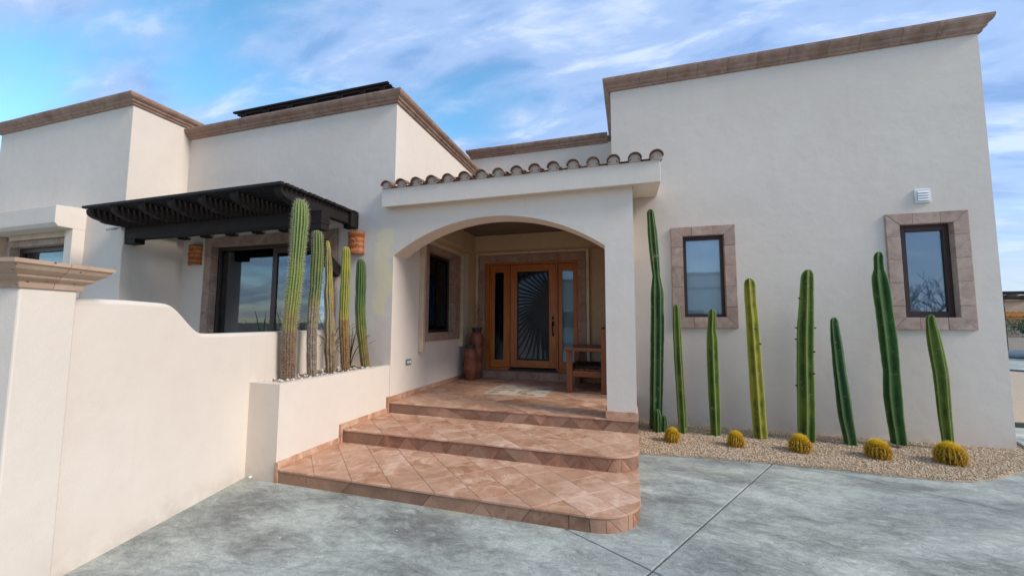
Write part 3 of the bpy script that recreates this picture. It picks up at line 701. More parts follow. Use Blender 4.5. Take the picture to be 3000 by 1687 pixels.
# windows: stone surrounds laid stone by stone
class Fr:      # frame on a wall: u to the right along the wall, z up, n out of the wall
    def __init__(s, o, u, n): s.o = Vector(o); s.u = Vector(u); s.n = Vector(n)
    def p(s, a, z, d): q = s.o + s.u * a + s.n * d; return (q.x, q.y, q.z + z)
    def prism(s, poly, d0, d1, name, mat, parent, bv=0.0):
        n = len(poly); v = [s.p(a, z, d0) for a, z in poly] + [s.p(a, z, d1) for a, z in poly]
        f = [tuple(range(n))[::-1], tuple(range(n, 2 * n))] + [(i, (i + 1) % n, n + (i + 1) % n, n + i) for i in range(n)]
        c = Vector(v[0]); o = MB().add([Vector(q) - c for q in v], f).obj(name, mat, parent); o.location = c
        if bv: bevel(o, bv, 2)
        return o
    def box(s, a0, a1, z0, z1, d0, d1, name, mat, parent, bv=0.0): return s.prism([(a0, z0), (a1, z0), (a1, z1), (a0, z1)], d0, d1, name, mat, parent, bv)
def surround(fr, parent, O, I, nt_, ns, nb, proud=.035, mat='trim_stone', dep=.097):
    """O, I = (left, right, bottom, top) outer and inner; nt_/ns/nb stones on the top / each side / bottom"""
    ol, orr, ob, ot = O; il, ir, ib, it = I; g = .0015; il += .003; ir -= .003; it -= .003
    if nb: ib += .003
    def quadrun(pa, pb, qa, qb, n):      # outer edge pa-pb, inner edge qa-qb
        pa, pb, qa, qb = map(Vector, (pa, pb, qa, qb))
        for i in range(n):
            t0 = i / n; t1 = (i + 1) / n
            if n > 1:
                # straight cuts between stones, mitre only at ends
                d = (pb - pa).normalized(); L_ = (pb - pa).length; c0 = L_ * t0; c1 = L_ * t1
                o0 = pa + d * (c0 + (g if i else 0)); o1 = pa + d * (c1 - (g if i < n - 1 else 0))
                pr = lambda c: qa + d * (c - (qa - pa).dot(d))
                i0 = qa if i == 0 else pr(c0 + g); i1 = qb if i == n - 1 else pr(c1 - g)
            else: o0, o1, i0, i1 = pa, pb, qa, qb
            fr.prism([tuple(o0), tuple(o1), tuple(i1), tuple(i0)], -dep, proud + random.uniform(-.002, .002), 'trim_stone', mat, parent, .004)
    e = .001
    if nb: quadrun((ol, ob), (orr, ob), (il, ib), (ir, ib), nb)
    quadrun((ol, ot), (orr, ot), (il, it), (ir, it), nt_)
    b0 = ob if nb else ib
    quadrun((ol - 0, b0 + e), (ol, ot - e), (il, ib + e), (il, it - e), ns); quadrun((orr, b0 + e), (orr, ot - e), (ir, ib + e), (ir, it - e), ns)
def sash(fr, parent, a0, a1, z0, z1, wl, wr, wb, wt, d, th=.05, mat='brown_frame', glass_='reflective_glass', name='sash', gd=None):
    o = None; v = []
    m = MB()
    for (x0, x1, y0, y1) in ((a0, a0 + wl, z0, z1), (a1 - wr, a1, z0, z1), (a0 + wl, a1 - wr, z0, z0 + wb), (a0 + wl, a1 - wr, z1 - wt, z1)):
        pts = [(x0, y0), (x1, y0), (x1, y1), (x0, y1)]; n = 4
        m.add([fr.p(a, z, d - th) for a, z in pts] + [fr.p(a, z, d) for a, z in pts], [(3, 2, 1, 0), (4, 5, 6, 7)] + [(i, (i + 1) % 4, 4 + (i + 1) % 4, 4 + i) for i in range(4)])
    o = m.obj(name, mat, parent); bevel(o, .003, 1)
    fr.box(a0 + wl - .004, a1 - wr + .004, z0 + wb - .004, z1 - wt + .004, d - th * .6 - .005, d - th * .6, 'pane', glass_, o if o.parent is None or o.parent.parent is None else o.parent)
    return o
front = lambda y: Fr((0, y, 0), (1, 0, 0), (0, -1, 0))
# two narrow windows of the right wing
fr = front(YR)
for O, I, fw, lab, mirror in (((.6586, 1.5823, 1.536, 3.152), (.827, 1.430, 1.700, 3.008), (.062, .045, .055, .06), 'narrow window nearer the porch column, reflecting pale sky', 0),
                      ((3.4778, 4.3852, 1.539, 3.161), (3.630, 4.222, 1.702, 3.006), (.110, .066, .088, .090), 'narrow window near the right corner of the house', 1)):
    wdw = sash(fr, house, I[0] + .001, I[1] - .001, I[2] + .001, I[3] - .001, fw[0], fw[1], fw[2], fw[3], -.065, .05, name='window')
    wdw['label'] = lab
    surround(fr, wdw, O, I, 3, 5, 3, dep=.063)
    fr.box(I[0] + .01, I[1] - .01, I[2] + .01, I[3] - .01, -.135, -.13, 'blind', 'curtain' if not mirror else 'blue_curtain', wdw)
# sliding terrace window of the main wall
fr = front(YM)
sw = sash(fr, house, -7.109, -4.561, .451, 2.919, .06, .06, .06, .06, -.10, .06, name='sliding_window'); sw['label'] = 'wide brown sliding window under the dark pergola'
surround(fr, sw, (-7.268, -4.402, .45, 3.070), (-7.11, -4.56, .45, 2.92), 8, 8, 0, mat='cornice_stone')
sash(fr, sw, -7.045, -5.70, .515, 2.855, .10, .10, .10, .09, -.17, .05, glass_='mirror_glass', name='sliding_panel')
sash(fr, sw, -5.85, -4.625, .515, 2.855, .10, .09, .10, .09, -.115, .05, glass_='sky_blue_glass', name='sliding_panel')
m = MB()
for i in range(15): m.box(-7.0, -4.66, YM + .235, YM + .25, .6 + i * .152, .6 + i * .152 + .146)
m.obj('slatted_blind', 'blind', sw)
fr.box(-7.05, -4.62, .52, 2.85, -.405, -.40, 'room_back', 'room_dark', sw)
# window of the left wing with its shutter box
fr = front(YL)
lw = sash(fr, house, -10.919, -9.171, 1.251, 2.919, .07, .07, .07, .09, -.10, .06, name='window'); lw['label'] = 'window under the shutter box at the left, mostly hidden by the gate pillar'
surround(fr, lw, (-11.05, -9.04, 1.10, 3.06), (-10.92, -9.17, 1.25, 2.92), 5, 6, 4)
sash(fr, lw, -10.845, -10.06, 1.325, 2.825, .06, .06, .06, .06, -.16, .04, name='sliding_panel'); sash(fr, lw, -10.04, -9.245, 1.325, 2.825, .06, .06, .06, .06, -.16, .04, name='sliding_panel')
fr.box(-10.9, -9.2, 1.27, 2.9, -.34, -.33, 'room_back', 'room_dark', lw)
m = MB(); m.prism([(3.965, 3.17), (3.965, 3.458), (YL + .01, 3.492), (YL + .01, 3.115), (4.01, 3.115)], YZ, -11.5, -8.84); m.obj('shutter_box', 'stucco', house, bv=.008)
for x0 in (-9.03, -11.28):
    box('shutter_rail', x0, x0 + .20, YL - .17, YL - .001, 1.0, 3.112, 'stucco', house, .006)
    box('shutter_guide', x0 - .035 if x0 > -10 else x0 + .202, x0 - .002 if x0 > -10 else x0 + .235, YL - .13, YL - .03, 1.0, 3.110, 'beige_rail', house, .003)
box('shutter_slats', -10.82, -9.07, YL - .10, YL - .07, 3.02, 3.112, 'beige_rail', house, .003)
# porch side window
fr = Fr((XPL, 0, 0), (0, 1, 0), (1, 0, 0))
pw = sash(fr, house, 6.421, 7.549, 1.411, 2.869, .05, .05, .05, .05, -.10, .05, name='window', glass_='door_glass'); pw['label'] = 'dark window in the left side wall of the porch'
surround(fr, pw, (6.27, 7.80, 1.262, 3.02), (6.42, 7.55, 1.41, 2.87), 4, 5, 4, mat='cornice_stone')
sash(fr, pw, 6.473, 6.99, 1.463, 2.817, .05, .05, .06, .05, -.13, .03, glass_='door_glass', name='casement'); sash(fr, pw, 6.992, 7.497, 1.463, 2.817, .05, .05, .06, .05, -.13, .03, glass_='door_glass', name='casement')
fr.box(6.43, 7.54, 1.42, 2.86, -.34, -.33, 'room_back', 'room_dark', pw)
for k, (a, b) in enumerate(((6.13, 6.20), (7.83, 7.90))):
    r_ = fr.box(a, b, 1.10, 3.048, .002, .09, 'shutter_guide', 'beige_rail', house, .004)
    fr.box(a + .02, b - .02, 1.085, 3.04, .0905, .098, 'guide_lip', 'beige_rail', r_); fr.box(a - .028, a - .003, 1.10, 3.04, .002, .055, 'guide_flange', 'beige_rail', r_)
    for zc in (1.3, 2.15): fr.box(a - .035, a + .0, zc, zc + .07, .056, .075, 'clip', 'beige_rail', r_)
fr.box(6.20, 7.83, 2.975, 3.045, .036, .085, 'shutter_header', 'beige_rail', house, .004)

# front door with sidelights
fr = front(YB)
fd = MB()
for (x0, x1, z0, z1) in ((-3.009, -2.93, .591, 2.884), (-1.02, -.998, .591, 2.884), (-2.93, -1.02, 2.845, 2.884), (-2.49, -2.458, .62, 2.845), (-1.456, -1.424, .62, 2.845), (-2.93, -2.49, .591, .645), (-1.424, -1.02, .591, .645)):
    pts = [(x0, z0), (x1, z0), (x1, z1), (x0, z1)]; fd.add([fr.p(a, z, -.17) for a, z in pts] + [fr.p(a, z, -.05) for a, z in pts], [(3, 2, 1, 0), (4, 5, 6, 7)] + [(i, (i + 1) % 4, 4 + (i + 1) % 4, 4 + i) for i in range(4)])
door = fd.obj('front_door', 'door_wood_z', house, bv=.003); door['label'] = 'honey coloured wooden entrance door set with a black sunray grille and two sidelights'
surround(fr, door, (-3.130, -.8365, .59, 3.045), (-3.01, -.997, .59, 2.885), 6, 7, 0, .03, mat='cornice_stone', dep=.048)
def wood_leaf(a0, a1, z0, z1, sw_, rw_t, rw_b, d, name, gl):
    g = fr.box(a0, a0 + sw_, z0, z1, d - .045, d, name + '_stile', 'door_wood_z', door, .003); fr.box(a1 - sw_, a1, z0, z1, d - .045, d, name + '_stile', 'door_wood_z', door, .003)
    fr.box(a0 + sw_ + .001, a1 - sw_ - .001, z0, z0 + rw_b, d - .044, d - .001, name + '_rail', 'door_wood_x', door, .003); fr.box(a0 + sw_ + .001, a1 - sw_ - .001, z1 - rw_t, z1, d - .044, d - .001, name + '_rail', 'door_wood_x', door, .003)
    fr.box(a0 + sw_ - .003, a1 - sw_ + .003, z0 + rw_b - .003, z1 - rw_t + .003, d - .028, d - .022, 'pane', gl, door)
wood_leaf(-2.452, -1.462, .662, 2.838, .150, .145, .148, -.08, 'door', 'door_glass')
wood_leaf(-2.926, -2.494, .650, 2.840, .115, .155, .155, -.09, 'sidelight', 'door_glass')
wood_leaf(-1.420, -1.024, .650, 2.840, .085, .155, .155, -.09, 'sidelight', 'clear_glass')
fr.box(-2.46, -1.455, .591, .640, -.14, -.04, 'threshold', 'black_iron', door, .004)
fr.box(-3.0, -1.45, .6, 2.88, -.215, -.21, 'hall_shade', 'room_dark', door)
fr.box(-1.44, -1.0, .6, 2.88, -.205, -.20, 'hall_curtain', 'curtain', door)
fr.box(-2.30, -1.612, .81, 2.692, -.200, -.195, 'hall_curtain', 'blind', door)
# grille: curved rays sweeping from a half disc at the handle side
gx0, gx1, gz0, gz1 = -2.302, -1.612, .812, 2.690; gcx, gcz = -1.585, 1.82; gd0, gd1 = -.096, -.086
m = MB()
for (x0, x1, z0, z1) in ((gx0, gx0 + .022, gz0, gz1), (gx1 - .022, gx1, gz0, gz1), (gx0 + .022, gx1 - .022, gz0, gz0 + .03), (gx0 + .022, gx1 - .022, gz1 - .03, gz1)):
    pts = [(x0, z0), (x1, z0), (x1, z1), (x0, z1)]; m.add([fr.p(a, z, gd0) for a, z in pts] + [fr.p(a, z, gd1 + .004) for a, z in pts], [(3, 2, 1, 0), (4, 5, 6, 7)] + [(i, (i + 1) % 4, 4 + (i + 1) % 4, 4 + i) for i in range(4)])
gr = m.obj('grille', 'black_iron', door)
pts = [(gcx + .17 * math.cos(R(a)), gcz + .30 * math.sin(R(a))) for a in range(90, 271, 12)]
pts = [(min(x, gx1 - .01), z) for x, z in pts]; fr.prism(pts[::-1], gd0, gd1 + .002, 'grille_disc', 'black_iron', gr)
nr = 30
for i in range(nr):
    a = R(62 + 196 * i / (nr - 1)); sweep = R(36); L_ = 1.35; top = []; bot = []
    for k in range(25):
        t = k / 24; rad = .17 + L_ * t; aa = a + sweep * (1 - (1 - min(1, t * 1.5)) ** 2); wd = (.007 + .017 * math.sin(math.pi * min(1, .1 + t * 1.3)) ** .8) * (1.12 if i % 2 else .85)
        px_, pz_ = gcx + rad * math.cos(aa) * .95, gcz + rad * math.sin(aa); tx, tz = -math.sin(aa), math.cos(aa)
        if not (gx0 + .004 < px_ < gx1 - .004 and gz0 + .004 < pz_ < gz1 - .004):
            if not top: continue
            break
        top.append((px_ + tx * wd, pz_ + tz * wd)); bot.append((px_ - tx * wd, pz_ - tz * wd))
    if len(top) < 2: continue
    fr.prism(top + bot[::-1], gd0 + .0005 * (i % 3), gd1 + .0004 * (i % 4), 'grille_ray', 'black_iron', gr)
hd = fr.box(-1.548, -1.505, 1.665, 1.735, -.079, -.06, 'deadbolt', 'bronze_metal', door, .006)
m = MB(); m.tube([fr.p(-1.527, 1.60, -.05), fr.p(-1.527, 1.56, -.02), fr.p(-1.527, 1.50, .0), fr.p(-1.527, 1.42, -.01), fr.p(-1.527, 1.355, -.045), fr.p(-1.527, 1.335, -.075)], [.012, .014, .013, .011, .012, .016], 8)
hd = m.obj('handle', 'bronze_metal', door, True)
fr.box(-1.553, -1.501, 1.53, 1.635, -.079, -.055, 'latch_plate', 'bronze_metal', door, .008); fr.box(-1.545, -1.510, 1.33, 1.37, -.079, -.065, 'handle_foot', 'bronze_metal', door, .006)
# roll shutter rails round the door
for x0 in (-3.20, -.825): fr.box(x0, x0 + .055, .55 if x0 > -3 else .52, 3.098, .002, .085, 'shutter_guide', 'beige_rail', house, .004)
fr.box(-3.14, -.83, 3.055, 3.098, .032, .08, 'shutter_header', 'beige_rail', house, .004)
# tile band wrapped round the foot of the column
box('column_base', XCL - .018, XCR + .014, YM - .020, YM + .378, S3 + .001, .524, 'tile', house, .004)

# small fittings on the walls ----------------------------------------------------------
vent = thing('wall_vent', 'small white louvred vent high above the right hand window', 'vent', (3.92, YR, 3.397))
vb = box('vent_frame', -.088, .088, -.030, -.001, -.098, .098, 'white_plastic', vent, .006)
box('vent_recess', -.064, .064, -.0335, -.0305, -.072, .072, 'outlet_grey', vent)
for i in range(4):
    m = MB(); z0 = -.070 + i * .036; m.prism([(-.034, z0), (-.046, z0 + .002), (-.035, z0 + .031)], YZ, -.064, .064); m.obj('louvre', 'white_plastic', vent)
outl = thing('wall_outlet', 'small grey outdoor socket low on the porch side wall', 'socket', (XPL, 5.82, .963))
box('cover_plate', .001, .020, -.075, .075, -.045, .045, 'outlet_grey', outl, .005)
for dy in (-.035, .03): box('socket_face', .0205, .024, dy - .022, dy + .022, -.022, .022, 'white_plastic', outl, .003)
cc = thing('security_camera', 'small white security camera on the left wing corner below the pergola', 'camera', (XLR - .035, YL, 3.065))
box('mount', -.03, .03, -.03, -.001, .0, .06, 'white_plastic', cc, .006)
m = MB(); m.tube([(-.0, -.03, .03), (-.03, -.09, .005)], .012, 8); m.obj('arm', 'white_plastic', cc, True)
m = MB(); m.tube([(-.005, -.07, .01), (-.01, -.09, .004), (-.045, -.155, -.02), (-.053, -.168, -.026)], [.016, .024, .024, .020], 12); m.obj('camera_body', 'white_plastic', cc, True)
m = MB(); m.tube([(-.0535, -.1685, -.026), (-.058, -.175, -.028)], [.018, .017], 12); m.obj('lens', 'dark_plastic', cc)

# terracotta sun sconces
def sconce(x, z0, z1, label):
    t = thing('wall_sconce', label, 'wall lamp', (x, YM, z0), 'terracotta wall sconces beside the sliding window'); H = z1 - z0; r = .142
    n = 20; v = []; f = []
    prof = [(0, 1.03), (.03, 1.05), (.035, 1.0), (.30, .97), (.5, .955), (.8, .985), (H - .035, 1.0), (H - .03, 1.05), (H, 1.03)]
    prof = [(z if z > .2 and z > .04 and i not in (3, 4, 5) else z, k) for i, (z, k) in enumerate(prof)]
    prof = [(0, 1.03), (.028, 1.04), (.034, 1.0), (H * .3, .975), (H * .5, .965), (H * .7, .975), (H - .034, 1.0), (H - .028, 1.04), (H, 1.03)]
    for th_ in (0, .012):
        for z, k in prof:
            for i in range(n + 1):
                a = math.pi + math.pi * i / n; rr_ = r * k - th_; v.append((rr_ * math.cos(a), rr_ * math.sin(a) * .82, z))
    m_ = len(prof); s = n + 1; off_ = m_ * s
    for j in range(m_ - 1):
        for i in range(n): f += [(j * s + i, j * s + i + 1, (j + 1) * s + i + 1, (j + 1) * s + i), (off_ + j * s + i + 1, off_ + j * s + i, off_ + (j + 1) * s + i, off_ + (j + 1) * s + i + 1)]
    for i in range(n): f += [(i + 1, i, off_ + i, off_ + i + 1), ((m_ - 1) * s + i, (m_ - 1) * s + i + 1, off_ + (m_ - 1) * s + i + 1, off_ + (m_ - 1) * s + i)]
    sh = mesh('shade', v, f, 'sconce_clay', t, True)
    def on(u, z, d):      # u along the arc from the middle, metres
        a = 1.5 * math.pi + u / r; rr_ = r * .972 + d; return (rr_ * math.cos(a), rr_ * math.sin(a) * .82, z)
    cz = H * .52; cu = -.012
    m = MB(); K = 22
    ring = [(.058, .001), (.058, .012), (.050, .016), (.043, .010), (.040, .008), (.02, .015), (.001, .018)]
    vs = [on(cu + rd * math.cos(2 * math.pi * k / K), cz + rd * math.sin(2 * math.pi * k / K), d) for rd, d in ring for k in range(K)]
    m.add(vs, [(j * K + k, j * K + (k + 1) % K, (j + 1) * K + (k + 1) % K, (j + 1) * K + k) for j in range(len(ring) - 1) for k in range(K)]); m.obj('sun_face', 'sconce_clay', sh, True)
    m = MB()       # brow, nose and mouth in relief
    for pts_, w_ in (([(-.018, .012), (-.008, .014)], .003), ([(.008, .014), (.018, .012)], .003), ([(0, .010), (0, -.006)], .0035), ([(-.012, -.016), (0, -.020), (.012, -.016)], .003)):
        m.tube([on(cu + a, cz + b, .019) for a, b in pts_], w_, 6)
    m.obj('sun_features', 'neck_clay', sh)
    for k in range(14):
        a = 2 * math.pi * k / 14 + .1; m = MB(); l0, l1, wd = .068, .112, .0075
        ux, uz = math.cos(a), math.sin(a); pts_ = [(l0, 0), (l0 + .02, wd), (l1, 0), (l0 + .02, -wd)]
        q = [(cu + p * ux - s_ * uz, cz + p * uz + s_ * ux) for p, s_ in pts_]
        m.add([on(u, z, -.002) for u, z in q] + [on(u, z, .0018) for u, z in q], [(3, 2, 1, 0), (4, 5, 6, 7)] + [(i, (i + 1) % 4, 4 + (i + 1) % 4, 4 + i) for i in range(4)]); m.obj('sun_ray', 'neck_clay', sh)  # dark lozenges painted in place of the shade inside cut-out rays
    return t
sconce(-4.052, 2.635, 2.985, 'bright orange terracotta sun lamp on the wall right of the pergola')
sconce(-7.50, 2.600, 2.955, 'dark terracotta sun lamp in the shade left of the sliding window')

# ------------------------------------------------------------------ terrace pergola on the main wall
pg = thing('wall_pergola', 'dark brown wooden pergola of rafters and slats over the sliding window', 'pergola', (-5.95, YM, 3.1))
def pbox(name, x0, x1, y0, y1, z0, z1, mat, par=pg, bv=.004):
    cx, cy, cz = par.location; return box(name, x0 - cx, x1 - cx, y0 - cy, y1 - cy, z0 - cz, z1 - cz, mat, par, bv)
pbox('ledger', -4.24, -4.035, 5.20, YM - .001, 3.048, 3.272, 'dark_wood_x')
pbox('ledger', -4.10, -4.036, 5.13, 5.199, 3.05, 3.272, 'dark_wood_z')
pbox('beam', -7.866, -3.925, 4.38, 4.54, 2.915, 3.098, 'dark_wood_x', bv=.006)
def rafter(par, x, w_, y0, y1, z0, z1, tipd=.22):
    cx, cy, cz = par.location; h = z1 - z0
    pl = [(y0, z1), (y0, z1 - h * .25)] + [(y0 + tipd * (1 - math.cos(R(a))) * .75, z1 - h * .25 - (h * .55) * math.sin(R(a))) for a in (20, 40, 60, 80)] + [(y0 + tipd * .8, z0 + h * .14), (y0 + tipd * .84, z0 + h * .06), (y0 + tipd * 1.1, z0), (y1, z0), (y1, z1)]
    m = MB(); m.prism([(a - cy, b - cz) for a, b in pl], YZ, x - w_ / 2 - cx, x + w_ / 2 - cx); return m.obj('rafter', 'dark_wood_y', par, bv=.004)
for x in (-7.80, -7.25, -6.65, -6.05, -5.47, -4.89, -4.15): rafter(pg, x, .11, 3.86, 5.198 if x > -4.3 else YM - .001, 3.100, 3.272)
for x in (-7.76, -7.20, -6.60, -6.00, -5.42, -4.84): pbox('rafter_foot', x - .085, x + .085, 5.18, YM - .002, 3.075, 3.0995, 'dark_wood_y')
for i in range(20): pbox('slat', -7.855 + random.uniform(-.01, .01), -4.03 + random.uniform(-.012, .012), 3.806 + i * .0755, 3.806 + i * .0755 + .052, 3.273, 3.311, 'dark_wood_x', bv=.003)
cx, cy, cz = pg.location
m = MB(); m.bar((-4.37 - cx, 4.50 - cy, 2.86 - cz), (-4.37 - cx, 5.285 - cy, 2.36 - cz), .10, .17, (0, 0, 1)); m.obj('brace', 'dark_wood_y', pg, bv=.006)
pbox('corbel', -4.17, -3.93, 4.385, 4.535, 2.838, 2.914, 'dark_wood_y'); pbox('corbel', -7.866, -7.62, 4.385, 4.535, 2.838, 2.914, 'dark_wood_y')

# roof pergola seen over the parapet
rp = thing('roof_pergola', 'dark wooden pergola standing on the flat roof above the main wall', 'pergola', (-5.9, 7, 4.96))
pbox('beam', -7.55, -4.25, 6.28, 6.42, 5.52, 5.70, 'dark_wood_x', rp); pbox('beam', -7.55, -4.25, 7.78, 7.92, 5.52, 5.70, 'dark_wood_x', rp)
for x in (-7.55, -6.95, -6.35, -5.75, -5.15, -4.65, -4.23): rafter(rp, x, .09, 6.05, 8.15, 5.701, 5.865, .16)
for i in range(22): pbox('slat', -7.75, -4.06, 6.005 + i * .1, 6.065 + i * .1, 5.866, 5.90, 'dark_wood_x', rp, .003)
for x in (-7.45, -4.35):
    for y in (6.35, 7.85): pbox('post', x - .06, x + .06, y - .06, y + .06, 5.151, 5.519, 'dark_wood_z', rp)

# ------------------------------------------------------------------ garden wall, pillar, planter
D2 = Vector((-.2311, .9729)); N2 = Vector((.9729, .2311)); F0 = Vector((-3.425, 1.733))
def fl(t, o): q = F0 + D2 * t + N2 * o; return (q.x, q.y)       # t along the wall, o out towards the drive
def ty(y): return (y - F0.y) / D2.y
tfar, tnear = -.131, -.423
prof = [(tfar - .05, 1.742), (ty(1.8), 1.742), (ty(2.0), 1.744), (ty(2.25), 1.738)]
for i in range(15):
    u = i / 14; s = u * u * (3 - 2 * u); prof.append((ty(2.30 + .40 * u), 1.735 - .250 * s))
prof += [(ty(2.85), 1.476), (ty(5.285), 1.476)]
W = .20; vs = []; fs = []
cs = [(0, 0), (0, 1)]
nseg = 8
for t, z in prof:
    ring = [(0, -.05), (0, z - .035)] + [(-.035 + .035 * math.cos(R(a)), z - .035 + .035 * math.sin(R(a))) for a in (30, 60, 90)] + [(-W + .035 - .035 * math.sin(R(a)), z - .035 + .035 * math.cos(R(a))) for a in (0, 30, 60, 90)] + [(-W, -.05)]
    for o, zz_ in ring: q = fl(t, o); vs.append((q[0], q[1], zz_))
k = len(ring)
for i in range(len(prof) - 1):
    for j in range(k): fs.append((i * k + j, i * k + (j + 1) % k, (i + 1) * k + (j + 1) % k, (i + 1) * k + j))
fs += [tuple(range(k)), tuple(range((len(prof) - 1) * k, len(prof) * k))[::-1]]
c0 = Vector((-3.9, 3.3, 0)); gw = MB().add([Vector(v) - c0 for v in vs], fs).obj('garden_wall', 'stucco'); gw.location = c0
sm = gw.modifiers.new('w', 'WELD'); gw.data.polygons.foreach_set('use_smooth', [abs(p.normal.z) > .1 and p.area < .5 for p in gw.data.polygons])
tag(gw, 'cream stucco garden wall stepping down in a curve behind the planter', 'wall')
# pillar: footprint along the wall direction
tfar, tnear = -.131, -.423
def pil(t0, t1, o0, o1): return [fl(t0, o1), fl(t1, o1), fl(t1, o0), fl(t0, o0)]
pt_ = thing('gate_pillar', 'square stucco pillar with a moulded stone cap at the left edge', 'pillar', (*fl((tfar + tnear) / 2, -.14), 0))
px_, py_, _ = pt_.location
def sub(p): return (p[0] - px_, p[1] - py_)
F1 = .082
m = MB(); m.prism([sub(p) for p in pil(tnear, tfar, -.42, F1)], XY, -.05, 1.785); m.obj('shaft', 'stucco', pt_, bv=.010)
capz0, capz1 = 1.779, 1.930
CP = [(0.0, 0), (.012, 0), (.018, .02), (.020, .035), (.036, .045), (.05, .055), (.055, .062), (.055, .070), (.070, .080), (.092, .098), (.103, .115), (.106, .124), (.118, .128), (.120, .150), (.10, .153)]
def cap_piece(name, ta, tb, oa, ob, mat):
    v = []; f = []
    for o_, z in CP:
        for p in (fl(ta - o_ * (1 if ta == tnear else 0), ob + o_), fl(tb + o_ * (1 if tb == tfar else 0), ob + o_), fl(tb + o_ * (1 if tb == tfar else 0), oa - o_), fl(ta - o_ * (1 if ta == tnear else 0), oa - o_)): v.append((*sub(p), capz0 + z))
    for j in range(len(CP) - 1):
        for q in range(4): f.append((j * 4 + q, j * 4 + (q + 1) % 4, (j + 1) * 4 + (q + 1) % 4, (j + 1) * 4 + q))
    f += [(3, 2, 1, 0), tuple(range(len(CP) * 4 - 4, len(CP) * 4))]
    return MB().add(v, f).obj(name, mat, pt_)
cap_piece('cap_stone', tnear, -.275, -.42, F1, 'cap_stone'); cap_piece('cap_stone', -.272, tfar, -.42, F1, 'cap_stone')

# planter: front wall, long wall, soil and white stones
pl = thing('planter', 'low stucco planter holding five tall spiny cacti beside the steps', 'planter', (-3.6, 4.2, 0))
ox, oy, _ = pl.location
zp = .960
pf = fl(ty(Y1) + .004, .001); pb = fl(ty(YM) - .005, .001)
outer = [pf, (XPL, Y1), (XPL, YM - .001), pb]; yi = Y1 + .10
inner = [fl(ty(yi), .002), (XPL - .10, yi), (XPL - .10, YM - .002), fl(ty(YM) - .006, .002)]
v = [(p[0] - ox, p[1] - oy, z) for z in (-.05, zp) for p in outer] + [(p[0] - ox, p[1] - oy, zp) for p in inner] + [(p[0] - ox, p[1] - oy, zp - .10) for p in inner]
f = [(0, 1, 5, 4), (1, 2, 6, 5), (4, 5, 9, 8), (5, 6, 10, 9), (8, 9, 13, 12), (9, 10, 14, 13), (12, 13, 14, 15), (2, 3, 7, 6), (3, 0, 4, 7), (10, 6, 7, 11), (11, 7, 4, 8), (14, 10, 11, 15), (15, 11, 8, 12), (3, 2, 1, 0)]
bevel(MB().add(v, f).obj('planter_wall', 'stucco', pl), .010, 3)
m = MB(); m.prism([(p[0] - ox, p[1] - oy) for p in inner], XY, zp - .09, zp - .035); m.obj('soil', 'gravel_bed', pl)
n = 170; xs = rng.uniform(-4.3, -3.5, n); ys = rng.uniform(yi, YM, n); ins = inner; k = inpoly(xs, ys, [(p[0] + .0, p[1]) for p in ins])
tag(pebbles('white_stones', xs[k], ys[k], np.full(k.sum(), zp - .018),   .014, .030, 'white_pebble', None, .7), label='loose white stones lying round the cacti in the planter', cat='stones')
# drain stub at the planter foot
m = MB(); m.tube([(-3.72, Y1 + .02, .016), (-3.72, Y1 - .018, .013)], [.010, .010], 10)
tag(m.obj('drain_pipe', 'white_plastic', None, True), 'short white drain pipe at the foot of the planter', 'pipe')

